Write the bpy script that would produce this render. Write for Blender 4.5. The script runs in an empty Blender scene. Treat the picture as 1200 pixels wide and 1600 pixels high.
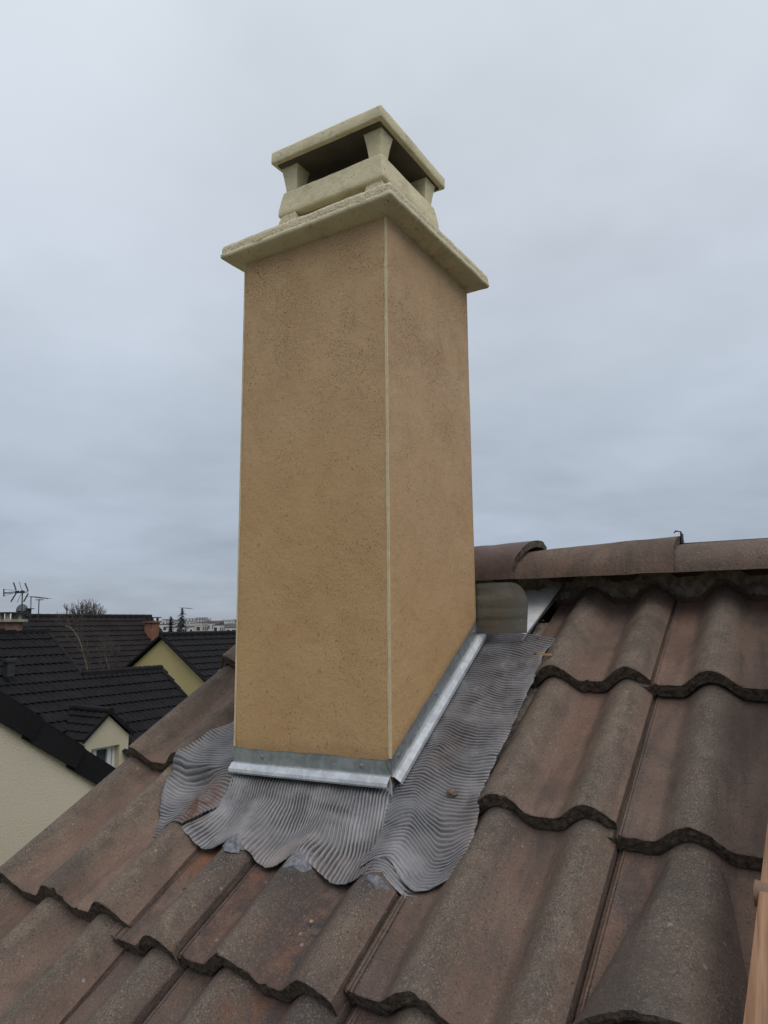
import bpy, math, random
import numpy as np
from mathutils import Vector, Matrix

random.seed(7)
rng = np.random.RandomState(11)
S = bpy.context.scene
COL = S.collection

# ------------------------------------------------------------------ camera
CAM_POS = np.array([0.67451, -1.13836, 0.24308])
CR = np.array([0.85607561, 0.51677869, -0.00862151])
CU = np.array([0.08700159, -0.12764053, 0.98799728])
CF = np.array([-0.50947548, 0.84655046, 0.15423052])
FPX = 1110.26                      # focal length in pixels of the 1200x1600 photograph
cam = bpy.data.cameras.new('camera')
cam.sensor_fit = 'VERTICAL'
cam.sensor_height = 36.0
cam.lens = 36.0 * FPX / 1600.0
cam.clip_start = 0.02
cam.clip_end = 5000
cam_o = bpy.data.objects.new('camera', cam)
COL.objects.link(cam_o)
M4 = Matrix(((CR[0], CU[0], -CF[0], CAM_POS[0]), (CR[1], CU[1], -CF[1], CAM_POS[1]),
             (CR[2], CU[2], -CF[2], CAM_POS[2]), (0, 0, 0, 1)))
cam_o.matrix_world = M4
S.camera = cam_o

# ------------------------------------------------------------------ exposure
S.view_settings.view_transform = 'Standard'
S.view_settings.look = 'None'
S.view_settings.exposure = 0.24
S.view_settings.gamma = 1.0
S.view_settings.use_curve_mapping = False

SUN_EL, SUN_AZ = math.radians(50), math.radians(122)     # azimuth from +Y, clockwise

def lin(r, g, b):
    f = lambda c: (c / 255 / 12.92) if c / 255 <= 0.04045 else ((c / 255 + 0.055) / 1.055) ** 2.4
    return (f(r), f(g), f(b), 1.0)

# ------------------------------------------------------------------ world: overcast layer over a Nishita sky
W_ = bpy.data.worlds.new('World')
S.world = W_
W_.use_nodes = True
nt = W_.node_tree
nt.nodes.clear()
def wn(t, **k):
    n = nt.nodes.new(t)
    for a, b in k.items(): setattr(n, a, b)
    return n
out = wn('ShaderNodeOutputWorld'); bg = wn('ShaderNodeBackground')
bg.inputs['Strength'].default_value = 0.1
nt.links.new(bg.outputs[0], out.inputs[0])
sky = wn('ShaderNodeTexSky', sky_type='NISHITA', sun_disc=False)
sky.sun_elevation = SUN_EL; sky.sun_rotation = SUN_AZ
tc = wn('ShaderNodeTexCoord'); sep = wn('ShaderNodeSeparateXYZ')
nt.links.new(tc.outputs['Generated'], sep.inputs[0])
# cloud deck seen in perspective: project direction on a plane far above
def wmath(op, a, b=None, c=None, clamp=False):
    n = wn('ShaderNodeMath', operation=op); n.use_clamp = clamp
    for i, v in enumerate((a, b, c)):
        if v is None: continue
        if isinstance(v, (int, float)): n.inputs[i].default_value = v
        else: nt.links.new(v, n.inputs[i])
    return n.outputs[0]
zz = wmath('ADD', wmath('ABSOLUTE', sep.outputs[2]), 0.16)
ux = wmath('DIVIDE', sep.outputs[0], zz); uy = wmath('DIVIDE', sep.outputs[1], zz)
comb = wn('ShaderNodeCombineXYZ'); nt.links.new(ux, comb.inputs[0]); nt.links.new(uy, comb.inputs[1])
n1 = wn('ShaderNodeTexNoise'); n1.inputs['Scale'].default_value = 0.75; n1.inputs['Detail'].default_value = 4.0
n1.inputs['Roughness'].default_value = 0.45; n1.inputs['Distortion'].default_value = 0.3
n2 = wn('ShaderNodeTexNoise'); n2.inputs['Scale'].default_value = 3.1; n2.inputs['Detail'].default_value = 3.0
n2.inputs['Roughness'].default_value = 0.5
nt.links.new(comb.outputs[0], n1.inputs[0]); nt.links.new(comb.outputs[0], n2.inputs[0])
grad = wn('ShaderNodeValToRGB')
cr = grad.color_ramp
def stops(ramp, arr):
    while len(ramp.elements) > 1: ramp.elements.remove(ramp.elements[-1])
    for i, (p, c) in enumerate(arr):
        e = ramp.elements[0] if i == 0 else ramp.elements.new(p)
        e.position = p; e.color = c
stops(cr, [(0.0, lin(152, 161, 173)), (0.10, lin(157, 167, 181)), (0.25, lin(170, 180, 193)),
           (0.45, lin(185, 193, 204)), (0.70, lin(198, 205, 213)), (1.0, lin(204, 209, 216))])
nt.links.new(sep.outputs[2], grad.inputs[0])
var = wmath('ADD', wmath('MULTIPLY', wmath('SUBTRACT', n1.outputs[0], 0.5), 0.72), wmath('MULTIPLY', wmath('SUBTRACT', n2.outputs[0], 0.5), 0.22))
gain = wmath('ADD', var, 1.0)
ten = wmath('MULTIPLY', gain, 10.0)
vm = wn('ShaderNodeVectorMath', operation='SCALE')
nt.links.new(grad.outputs[0], vm.inputs[0]); nt.links.new(ten, vm.inputs['Scale'])
mx = wn('ShaderNodeMix', data_type='RGBA'); mx.inputs['Factor'].default_value = 0.97
nt.links.new(sky.outputs[0], mx.inputs[6]); nt.links.new(vm.outputs[0], mx.inputs[7])
nt.links.new(mx.outputs[2], bg.inputs['Color'])

sl = bpy.data.lights.new('sun', 'SUN'); sl.energy = 1.0; sl.angle = math.radians(40); sl.color = (1.0, 0.96, 0.9)
so = bpy.data.objects.new('sun', sl); COL.objects.link(so)
sd = Vector((math.sin(SUN_AZ) * math.cos(SUN_EL), math.cos(SUN_AZ) * math.cos(SUN_EL), math.sin(SUN_EL)))
so.rotation_euler = sd.to_track_quat('Z', 'Y').to_euler()

# ------------------------------------------------------------------ helpers
def vnoise(x, y, seed=0):
    x = np.asarray(x, float); y = np.asarray(y, float)
    xi = np.floor(x).astype(np.int64); yi = np.floor(y).astype(np.int64)
    xf = x - xi; yf = y - yi
    def h(a, b):
        n = (a * 374761393 + b * 668265263 + seed * 974634777) & 0xffffffff
        n = ((n ^ (n >> 13)) * 1274126177) & 0xffffffff
        return ((n ^ (n >> 16)) & 0xffff) / 65535.0
    u = xf * xf * (3 - 2 * xf); v = yf * yf * (3 - 2 * yf)
    return (h(xi, yi) * (1 - u) + h(xi + 1, yi) * u) * (1 - v) + (h(xi, yi + 1) * (1 - u) + h(xi + 1, yi + 1) * u) * v
def fbm(x, y, seed=0, o=4, r=0.5):
    s = 0; a = 1; t = 0
    for i in range(o):
        s = s + a * vnoise(x * 2 ** i, y * 2 ** i, seed + i * 17); t += a; a *= r
    return s / t - 0.5
def sstep(a, b, x):
    t = np.clip((np.asarray(x, float) - a) / (b - a), 0, 1); return t * t * (3 - 2 * t)

class MB:
    """collects vertices and faces, built as one mesh object"""
    def __init__(s): s.v = []; s.f = []; s.n = 0; s.a = []; s.sm = []; s.mi = []
    def add(s, verts, faces, attr=None, smooth=False, mi=0):
        verts = np.asarray(verts, float).reshape(-1, 3)
        s.v.append(verts)
        s.f += [tuple(int(i) + s.n for i in f) for f in faces]
        s.sm += [smooth] * len(faces); s.mi += [mi] * len(faces)
        s.a.append(np.zeros((len(verts), 4)) if attr is None else np.asarray(attr, float).reshape(-1, 4))
        s.n += len(verts)
    def grid(s, P, attr=None, smooth=True, flip=False, closed_u=False, mi=0):
        P = np.asarray(P, float); a, b = P.shape[:2]
        I = np.arange(a * b).reshape(a, b)
        if closed_u: I = np.vstack([I, I[:1]])
        q = np.stack([I[:-1, :-1], I[1:, :-1], I[1:, 1:], I[:-1, 1:]], -1).reshape(-1, 4)
        if flip: q = q[:, ::-1]
        s.add(P.reshape(-1, 3), q.tolist(), None if attr is None else np.asarray(attr).reshape(-1, 4), smooth, mi)
    def box(s, c, d, rot=0.0, taper=1.0, mi=0, R=None):
        """c: centre, d: full sizes; taper scales the top face"""
        hx, hy, hz = d[0] / 2, d[1] / 2, d[2] / 2
        p = np.array([[sx * hx * (taper if z > 0 else 1), sy * hy * (taper if z > 0 else 1), z * hz]
                      for z in (-1, 1) for sx, sy in ((-1, -1), (1, -1), (1, 1), (-1, 1))])
        if rot:
            ca, sa = math.cos(rot), math.sin(rot)
            p = np.stack([p[:, 0] * ca - p[:, 1] * sa, p[:, 0] * sa + p[:, 1] * ca, p[:, 2]], 1)
        if R is not None: p = p @ np.asarray(R).T
        s.add(p + np.asarray(c), [(3, 2, 1, 0), (4, 5, 6, 7), (0, 1, 5, 4), (1, 2, 6, 5), (2, 3, 7, 6), (3, 0, 4, 7)], mi=mi)
    def tube(s, pts, r, n=6, smooth=True, mi=0):
        pts = [np.asarray(p, float) for p in pts]
        rr = r if isinstance(r, (list, tuple)) else [r] * len(pts)
        rings = []
        ref = np.array([0.3, 0.2, 1.0])
        for i, p in enumerate(pts):
            d = pts[min(i + 1, len(pts) - 1)] - pts[max(i - 1, 0)]; d = d / (np.linalg.norm(d) + 1e-12)
            rf = ref if abs(d @ ref / np.linalg.norm(ref)) < .95 else np.array([1., 0, 0])
            a = np.cross(d, rf); a /= np.linalg.norm(a); b = np.cross(d, a)
            t = np.arange(n) * 2 * math.pi / n
            rings.append(p + rr[i] * (np.cos(t)[:, None] * a + np.sin(t)[:, None] * b))
        P = np.array(rings); m = len(pts)
        f = [(i * n + j, i * n + (j + 1) % n, (i + 1) * n + (j + 1) % n, (i + 1) * n + j) for i in range(m - 1) for j in range(n)]
        s.add(P, f, smooth=smooth, mi=mi)
        s.add(P[0], [tuple(range(n))[::-1]], mi=mi); s.add(P[-1], [tuple(range(n))], mi=mi)
    def poly_prism(s, poly, dvec, mi=0):
        """poly: 3D polygon, extruded by dvec"""
        poly = np.asarray(poly, float); n = len(poly)
        s.add(np.vstack([poly, poly + np.asarray(dvec)]),
              [tuple(range(n))[::-1], tuple(range(n, 2 * n))] + [(i, (i + 1) % n, n + (i + 1) % n, n + i) for i in range(n)], mi=mi)
    def build(s, name, mats, parent=None, origin=None, attrs=False, recalc=False):
        me = bpy.data.meshes.new(name)
        V = np.vstack(s.v)
        ppos = np.array(parent_pos(parent)) if parent is not None else np.zeros(3)
        if origin is None:
            origin = np.array([*(V.min(0) + V.max(0))[:2] / 2, V[:, 2].min()])
        origin = np.asarray(origin, float)
        me.from_pydata((V - origin).tolist(), [], s.f)
        me.polygons.foreach_set('use_smooth', s.sm)
        me.polygons.foreach_set('material_index', s.mi)
        if attrs:
            at = me.color_attributes.new('wear', 'FLOAT_COLOR', 'POINT')
            at.data.foreach_set('color', np.vstack(s.a).ravel())
        if recalc:
            import bmesh
            b = bmesh.new(); b.from_mesh(me); bmesh.ops.recalc_face_normals(b, faces=b.faces); b.to_mesh(me); b.free()
        for m in (mats if isinstance(mats, (list, tuple)) else [mats]): me.materials.append(m)
        me.update()
        o = bpy.data.objects.new(name, me); COL.objects.link(o)
        if parent is not None: o.parent = parent
        o.location = (origin - ppos).tolist()
        WP[o.name] = origin.tolist()
        return o
WP = {}
def parent_pos(p): return WP[p.name]
def thing(name, label, cat, loc, group=None):
    o = bpy.data.objects.new(name, None); COL.objects.link(o)
    o.location = tuple(float(c) for c in loc); o.empty_display_size = 0.1
    WP[o.name] = [float(c) for c in loc]
    tag(o, label, cat, group); return o
def tag(o, label=None, cat=None, group=None, kind=None):
    if label: o['label'] = label
    if cat: o['category'] = cat
    if group: o['group'] = group
    if kind: o['kind'] = kind
    return o
def clone(o, loc=None, parent='same', rot=None):
    c = o.copy(); COL.objects.link(c)
    if parent != 'same': c.parent = parent
    if loc is not None: c.location = loc
    if rot is not None: c.rotation_euler = rot
    return c

RY, RP, OX, OZ, G = -0.01143, 0.5556, 0.3438, -0.0348, 0.36
E_ = np.array([math.cos(RY), math.sin(RY), 0]); N0 = np.array([-math.sin(RY), math.cos(RY), 0])
S_ = N0 * math.cos(RP) + np.array([0, 0, math.sin(RP)]); N_ = np.cross(E_, S_)
O_ = np.array([OX, 0, OZ])
# ------------------------------------------------------------------ materials
class Mat:
    def __init__(s, name, rough=0.8, metal=0.0, spec=0.3):
        s.m = bpy.data.materials.new(name); s.m.use_nodes = True; s.t = s.m.node_tree
        s.b = s.t.nodes['Principled BSDF']
        s.b.inputs['Roughness'].default_value = rough; s.b.inputs['Metallic'].default_value = metal
        s.b.inputs['Specular IOR Level'].default_value = spec
        s.co = s.t.nodes.new('ShaderNodeTexCoord')
        s.vec = s.co.outputs['Object']
    def rnd(s, k=37.0):
        """shift the coordinates for every object so that copies do not repeat"""
        oi = s.t.nodes.new('ShaderNodeObjectInfo'); ad = s.t.nodes.new('ShaderNodeVectorMath'); ad.operation = 'ADD'
        cb = s.t.nodes.new('ShaderNodeCombineXYZ')
        for i, kk in enumerate((k, k * 1.7, k * .6)): s.t.links.new(s.math('MULTIPLY', oi.outputs['Random'], kk), cb.inputs[i])
        s.t.links.new(s.vec, ad.inputs[0]); s.t.links.new(cb.outputs[0], ad.inputs[1])
        s.vec = ad.outputs[0]; s.random = oi.outputs['Random']; return s
    def L(s, a, b):
        if isinstance(a, (int, float)): b.default_value = a
        elif isinstance(a, tuple): b.default_value = a if len(a) == 4 else (*a, 1.0)
        else: s.t.links.new(a, b)
    def math(s, op, a, b=None, c=None, clamp=False):
        n = s.t.nodes.new('ShaderNodeMath'); n.operation = op; n.use_clamp = clamp
        for i, v in enumerate((a, b, c)):
            if v is not None: s.L(v, n.inputs[i])
        return n.outputs[0]
    def noise(s, scale, detail=4, rough=0.55, dist=0.0, stretch=None, vec=None):
        n = s.t.nodes.new('ShaderNodeTexNoise'); n.inputs['Scale'].default_value = scale
        n.inputs['Detail'].default_value = detail; n.inputs['Roughness'].default_value = rough; n.inputs['Distortion'].default_value = dist
        v = vec or s.vec
        if stretch:
            mp = s.t.nodes.new('ShaderNodeMapping'); mp.inputs['Scale'].default_value = stretch
            s.t.links.new(v, mp.inputs[0]); v = mp.outputs[0]
        s.t.links.new(v, n.inputs['Vector']); return n.outputs[0]
    def voro(s, scale, out='Distance', rand=1.0):
        n = s.t.nodes.new('ShaderNodeTexVoronoi'); n.inputs['Scale'].default_value = scale; n.inputs['Randomness'].default_value = rand
        s.t.links.new(s.vec, n.inputs['Vector']); return n.outputs[out]
    def rng(s, v, a, b, c=0.0, d=1.0):
        n = s.t.nodes.new('ShaderNodeMapRange'); n.clamp = True
        s.L(v, n.inputs[0])
        for i, x in enumerate((a, b, c, d)): n.inputs[i + 1].default_value = x
        return n.outputs[0]
    def mix(s, f, a, b, mode='MIX'):
        n = s.t.nodes.new('ShaderNodeMix'); n.data_type = 'RGBA'; n.blend_type = mode
        s.L(f, n.inputs[0]); s.L(a, n.inputs[6]); s.L(b, n.inputs[7]); return n.outputs[2]
    def attr(s, name='wear'):
        n = s.t.nodes.new('ShaderNodeAttribute'); n.attribute_name = name
        q = s.t.nodes.new('ShaderNodeSeparateColor'); s.t.links.new(n.outputs['Color'], q.inputs[0]); return q.outputs
    def bump(s, parts):
        """parts: [(height socket, distance in metres)]"""
        prev = None
        for h, d in parts:
            n = s.t.nodes.new('ShaderNodeBump'); n.inputs['Strength'].default_value = 1.0; n.inputs['Distance'].default_value = d
            s.t.links.new(h, n.inputs['Height'])
            if prev is not None: s.t.links.new(prev, n.inputs['Normal'])
            prev = n.outputs[0]
        s.t.links.new(prev, s.b.inputs['Normal'])
    def col(s, c): s.L(c, s.b.inputs['Base Color']); return s

def simple(name, c, rough=0.8, metal=0.0, var=0.25, scale=8.0, bump=0.0, bscale=60.0, spec=0.3, rnd=True):
    m = Mat(name, rough, metal, spec)
    if rnd: m.rnd()
    f = m.rng(m.noise(scale, 5), .3, .7)
    lo = tuple(x * (1 - var) for x in c[:3]); hi = tuple(min(1, x * (1 + var)) for x in c[:3])
    m.col(m.mix(f, lo, hi))
    if bump: m.bump([(m.noise(bscale, 4), bump)])
    return m.m

def make_tile_mat():
    m = Mat('concrete_tile', 0.88, 0, 0.25).rnd()
    a = m.attr()      # R: how far up the roll, G: black sooty wear, B: rusty wear
    big = m.noise(9, 5, .6); mid = m.noise(38, 5, .65, .4)
    pan = m.mix(m.rng(big, .32, .68), (0.190, 0.120, 0.090), (0.292, 0.188, 0.142))
    roll = m.mix(m.rng(mid, .3, .7), (0.150, 0.113, 0.088), (0.275, 0.211, 0.164))
    f = m.math('ADD', a[0], m.math('MULTIPLY', m.math('SUBTRACT', big, .5), 1.1), clamp=True)
    c = m.mix(f, pan, roll)
    # random overall tint per tile
    c = m.mix(m.math('MULTIPLY', m.random, .8), c, m.mix(0.55, c, (0.11, 0.095, 0.088)))
    streak = m.noise(16, 4, .6, .3, stretch=(2.2, .35, .35))
    c = m.mix(m.rng(streak, .50, .72, 0, .65), c, (0.085, 0.072, 0.067))
    # sooty and rusty stains
    sm = m.math('MULTIPLY', a[1], m.rng(mid, .32, .52, .15, 1), clamp=True)
    c = m.mix(m.math('MULTIPLY', sm, .9), c, (0.056, 0.054, 0.060))
    rm = m.math('MULTIPLY', a[2], m.rng(m.noise(24, 4, .6), .35, .65), clamp=True)
    c = m.mix(m.math('MULTIPLY', rm, .85), c, (0.30, 0.125, 0.062))
    # granules, light and dark, sharper on the rolls
    g1 = m.noise(330, 3, .75); g2 = m.noise(900, 2, .6)
    gran = m.math('MULTIPLY', m.rng(f, 0, 1, .35, 1.0), 1.0)
    c = m.mix(m.math('MULTIPLY', m.rng(g1, .52, .68), m.math('MULTIPLY', gran, m.rng(m.noise(22, 3), .35, .65, .45, 1.0))), c, (0.44, 0.365, 0.285))
    c = m.mix(m.math('MULTIPLY', m.rng(g2, .50, .34), m.math('MULTIPLY', gran, .80)), c, (0.040, 0.034, 0.030))
    c = m.mix(m.rng(m.noise(240, 2, .6), .60, .70, 0, .65), c, (0.045, 0.038, 0.034))
    # bird droppings and lichen dots
    v = m.voro(26, 'Distance'); vm_ = m.math('MULTIPLY', m.rng(v, .10, .06), m.rng(m.noise(6, 2), .56, .62))
    c = m.mix(m.math('MULTIPLY', vm_, .55), c, (0.42, 0.38, 0.32))
    v2 = m.voro(70, 'Distance')
    c = m.mix(m.math('MULTIPLY', m.rng(v2, .13, .05), m.rng(m.noise(19, 2), .55, .65, 0, .7)), c, (0.52, 0.46, 0.38))
    m.col(c)
    c = m.mix(m.rng(m.noise(5.5, 4, .6, .6), .50, .66, 0, .5), c, (0.080, 0.066, 0.058))
    m.col(c)
    m.L(m.rng(sm, 0, 1, .9, .62), m.b.inputs['Roughness'])
    m.bump([(m.noise(60, 4, .6), 0.0030), (g1, 0.0028), (g2, 0.0006)])
    return m.m
def make_butt_mat():
    m = Mat('broken_concrete_edge', 0.95, 0, 0.15).rnd()
    c = m.mix(m.rng(m.noise(120, 4, .7), .35, .65), (0.045, 0.037, 0.031), (0.185, 0.145, 0.115))
    c = m.mix(m.rng(m.voro(190), .18, .08, 0, .35), c, (0.32, 0.27, 0.22))
    m.col(c); m.bump([(m.noise(160, 4, .7), 0.004), (m.noise(500, 3, .7), 0.0015)])
    return m.m
def make_render_mat():
    m = Mat('sprayed_render', 0.92, 0, 0.2)
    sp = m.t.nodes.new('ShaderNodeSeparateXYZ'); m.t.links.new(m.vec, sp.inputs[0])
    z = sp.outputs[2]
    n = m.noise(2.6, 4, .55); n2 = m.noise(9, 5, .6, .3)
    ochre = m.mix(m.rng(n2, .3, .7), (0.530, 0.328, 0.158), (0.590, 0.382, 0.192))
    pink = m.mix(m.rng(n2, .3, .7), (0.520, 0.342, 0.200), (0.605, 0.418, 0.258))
    zz = m.math('ADD', m.rng(z, .15, .8), m.math('MULTIPLY', m.math('SUBTRACT', n, .5), 1.3), clamp=True)  # sky light and warm bounce painted into the colour: ochre low, pinker high
    ax = m.rng(sp.outputs[0], -0.02, 0.0)     # the right-hand face is tinted pinker
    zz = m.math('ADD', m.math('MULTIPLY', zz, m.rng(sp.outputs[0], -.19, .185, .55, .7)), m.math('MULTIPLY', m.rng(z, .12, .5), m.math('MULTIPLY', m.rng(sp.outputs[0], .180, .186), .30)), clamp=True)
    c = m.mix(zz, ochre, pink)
    # rough trowel patches: small dark pits gathered in the upper left of the front face
    patch = m.math('MULTIPLY', m.rng(m.noise(7.0, 3, .5, .5), .42, .62), m.rng(z, .55, .85))
    pat2 = m.rng(m.noise(13.0, 3, .6, .5), .52, .7)
    pit = m.rng(m.noise(430, 3, .62, .2, stretch=(1, 1, .75)), .57, .65)
    speck = m.math('MULTIPLY', m.rng(m.noise(360, 2, .6, stretch=(1, 1, .55)), .62, .70), m.rng(m.noise(21, 3), .35, .6, .15, .8))
    pitf = m.math('ADD', m.math('ADD', m.math('MULTIPLY', pit, patch), speck), m.math('MULTIPLY', m.math('MULTIPLY', pit, pat2), .5), clamp=True)
    c = m.mix(m.math('MULTIPLY', pitf, .55), c, (0.10, 0.050, 0.026))
    fine = m.noise(520, 3, .7)
    c = m.mix(m.rng(fine, .35, .62, .22, 0), c, (0.16, 0.10, 0.06))
    m.col(c)
    m.bump([(m.noise(38, 5, .6), 0.0022), (m.noise(190, 4, .65), 0.0007), (fine, 0.0008), (m.math('SUBTRACT', 1.0, pitf), 0.0010)])
    return m.m
def make_cast_mat():
    m = Mat('cast_cream_concrete', 0.9, 0, 0.2)
    c = m.mix(m.rng(m.noise(14, 5, .6), .3, .7), (0.64, 0.560, 0.375), (0.76, 0.675, 0.465))
    c = m.mix(m.rng(m.noise(45, 5, .7, .3), .56, .72, 0, .55), c, (0.23, 0.20, 0.14))
    c = m.mix(m.rng(m.noise(9, 5, .7, .6), .52, .74, 0, .45), c, (0.30, 0.26, 0.17))
    pits = m.math('MULTIPLY', m.rng(m.voro(85), .17, .09), m.rng(m.noise(30, 2), .50, .6))
    c = m.mix(m.math('MULTIPLY', pits, .8), c, (0.10, 0.085, 0.06))
    m.col(c); m.bump([(m.noise(55, 5, .65), 0.003), (m.noise(330, 3, .7), 0.0012), (m.math('SUBTRACT', 1.0, pits), 0.002)])
    return m.m
def make_rough_cast_mat():
    m = Mat('rough_pebbly_mortar', 0.95, 0, 0.15)
    g = m.noise(210, 3, .7)
    c = m.mix(m.rng(g, .35, .6), (0.52, 0.445, 0.295), (0.78, 0.69, 0.485))
    c = m.mix(m.rng(m.noise(320, 2, .6), .62, .70, 0, .7), c, (0.07, 0.06, 0.045))
    m.col(c); m.bump([(m.noise(90, 5, .7), 0.006), (g, 0.003)])
    return m.m
def make_lead_mat():
    m = Mat('fluted_lead_sheet', 0.52, 0.35, 0.4)
    a = m.attr()     # R: groove depth dirt, G: scuffed bare, B: rust
    n = m.noise(10, 5, .6, .3)
    c = m.mix(m.rng(n, .3, .7), (0.190, 0.184, 0.193), (0.300, 0.291, 0.300))
    c = m.mix(m.rng(m.noise(5, 3, .5), .48, .66, 0, .55), c, (0.235, 0.175, 0.150))
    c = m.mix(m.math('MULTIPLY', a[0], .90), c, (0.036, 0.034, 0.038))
    rm = m.math('MULTIPLY', a[2], m.rng(m.noise(40, 4, .7, .5), .36, .55), clamp=True)
    c = m.mix(m.math('MULTIPLY', rm, .85), c, (0.155, 0.072, 0.045))
    c = m.mix(m.rng(m.noise(150, 4, .7), .60, .72, 0, .5), c, (0.38, 0.36, 0.36))
    c = m.mix(m.math('MULTIPLY', a[1], m.rng(n, .35, .6)), c, (0.40, 0.40, 0.43))
    m.col(c); m.L(m.rng(rm, 0, 1, .5, .9), m.b.inputs['Roughness'])
    m.bump([(m.noise(120, 4, .6), 0.0010)])
    return m.m
def make_zinc(name, c1, c2, rough=.38, metal=.85, dirt=.4, st0=None):
    m = Mat(name, rough, metal, .5)
    c = m.mix(m.rng(m.voro(60, 'Color') if False else m.noise(46, 3, .5, 1.2) if st0 is None else m.noise(30, 4, .5, .4, stretch=st0), .35, .65), c1, c2)
    st = m.noise(16, 5, .65, .5, stretch=(.5, 1, 2.0))
    c = m.mix(m.rng(st, .5, .72, 0, dirt), c, (0.10, 0.092, 0.082))
    c = m.mix(m.rng(m.noise(120, 3, .7), .64, .72, 0, .6), c, (0.5, 0.49, 0.47))
    m.col(c); m.L(m.rng(st, .3, .75, rough * .8, rough * 1.6), m.b.inputs['Roughness'])
    m.bump([(m.noise(14, 3), 0.0012), (m.noise(200, 3), 0.0001)])
    return m.m
def make_stucco(name, c, bs=90, bd=.006):
    m = Mat(name, .95, 0, .15)
    k = m.mix(m.rng(m.noise(.9, 5), .3, .7), tuple(x * .88 for x in c), tuple(x * 1.08 for x in c))
    k = m.mix(m.rng(m.noise(bs * .8, 3, .6), .42, .30, 0, .35), k, tuple(x * .5 for x in c))
    m.col(k); m.bump([(m.noise(bs, 4, .6), bd)]); return m.m
def make_wood():
    m = Mat('ladder_wood', .65, 0, .3)
    sp = m.t.nodes.new('ShaderNodeMapping'); sp.vector_type = 'TEXTURE'
    import mathutils
    ez = Matrix((Vector(np.cross(S_, N_).tolist()), Vector(S_.tolist()), Vector(N_.tolist()))).transposed().to_euler()
    sp.inputs['Rotation'].default_value = ez; m.t.links.new(m.vec, sp.inputs[0])
    g = m.noise(150, 4, .6, .8, stretch=(1, .035, 1), vec=sp.outputs[0]); g2 = m.noise(38, 3, .6, 1.2, stretch=(1, .05, 1), vec=sp.outputs[0])
    c = m.mix(m.rng(g, .35, .65), (0.200, 0.105, 0.058), (0.370, 0.215, 0.125))
    c = m.mix(m.rng(g2, .45, .62, 0, .5), c, (0.17, 0.085, 0.05))
    c = m.mix(m.rng(m.noise(14, 4), .55, .72, 0, .6), c, (0.16, 0.125, 0.10))
    m.col(c); m.bump([(g, .0010)]); return m.m

TILE = make_tile_mat(); BUTT = make_butt_mat(); RENDER = make_render_mat(); CAST = make_cast_mat(); RCAST = make_rough_cast_mat()
LEAD = make_lead_mat()
ZINC = make_zinc('galvanised_strip', (0.28, 0.30, 0.30), (0.40, 0.42, 0.43), .42, .75, .35)
ZINC_LIP = make_zinc('galvanised_lip', (0.52, 0.54, 0.56), (0.70, 0.72, 0.74), .40, .7, .12)  # paler copy of the strip zinc: sky reflection on the lip painted in
ZINC_DULL = make_zinc('dull_galvanised_plate', (0.13, 0.135, 0.122), (0.24, 0.245, 0.225), .30, .8, .35, (.12, .3, 1.4))  # horizontal bands in the colour stand for reflections on the upstand plate
ZINC_TRAY = make_zinc('zinc_tray', (0.74, 0.76, 0.78), (0.86, 0.88, 0.90), .45, .25, .15)
BEAD = simple('pale_corner_bead', (0.60, 0.49, 0.31), .7, var=.12, scale=60, bump=.0006, bscale=300)
DARKIN = simple('soot_and_slit_shade', (0.10, 0.085, 0.07), .95, var=.3, bump=.002)  # soot on the plate underside, painted shade in the slit under the cowl
MEMB = simple('crumpled_ridge_membrane', (0.22, 0.180, 0.155), .75, var=.6, scale=60, bump=.002, bscale=140)
RIDGE_D = None
STEEL = simple('dark_steel', (0.06, 0.06, 0.062), .5, .6)
ALU = simple('weathered_aluminium', (0.11, 0.115, 0.125), .5, .5)
DECKM = simple('batten_wood', (0.07, 0.05, 0.035), .9, var=.4, scale=20)
WOOD = make_wood()
SMEAR = simple('grey_sealant', (0.17, 0.175, 0.19), .7, .1, var=.55, scale=110, bump=.0015, bscale=200)
DARKTILE = simple('anthracite_tile', (0.0090, 0.0084, 0.0095), .78, var=.4, scale=3.0, bump=.004, bscale=60, spec=.2)
BROWNTILE = simple('dark_brown_tile', (0.0125, 0.009, 0.0088), .85, var=.4, scale=1.4, bump=.004, bscale=30)
CREAM = make_stucco('cream_stucco', (0.60, 0.535, 0.415), 110, .006)
CREAM2 = make_stucco('pale_cream_plaster', (0.52, 0.46, 0.34), 80, .002)
YELLOW = make_stucco('yellow_plaster', (0.47, 0.385, 0.185), 60, .003)
BRICK = simple('red_brick', (0.21, 0.098, 0.066), .9, var=.3, scale=6)
BRICK2 = simple('weathered_brick', (0.17, 0.10, 0.08), .9, var=.4, scale=5)
PALEC = simple('pale_cap_concrete', (0.30, 0.27, 0.21), .9, var=.3, scale=6)
GUTTER = simple('grey_white_gutter', (0.36, 0.35, 0.33), .6, var=.2)
FRAME = simple('white_window_frame', (0.62, 0.62, 0.62), .45, var=.08)
CURT = simple('net_curtain', (0.26, 0.29, 0.31), .9, var=.35, scale=14)
m_ = Mat('window_glass', .06, 0, .5); m_.col((0.05, 0.06, 0.07)); m_.b.inputs['Alpha'].default_value = .45; GLASS = m_.m
m_ = Mat('dark_window_glass', .12, 0, .5); m_.col((0.045, 0.05, 0.06)); GLASSD = m_.m
TWIG = simple('bare_twig_bark', (0.085, 0.068, 0.058), .9, var=.3, scale=30)
PALETWIG = simple('pale_birch_bark', (0.15, 0.125, 0.11), .9, var=.3, scale=30)
NEEDLE = simple('dark_conifer_needles', (0.018, 0.026, 0.020), .9, var=.4)
GRASS = simple('garden_grass', (0.05, 0.075, 0.03), .95, var=.4, scale=.6, rnd=False)
HILLM = simple('far_wood', (0.07, 0.08, 0.085), .95, var=.3, scale=.05, rnd=False)
INT = simple('dim_room', (0.05, 0.05, 0.05), .9)

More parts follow.
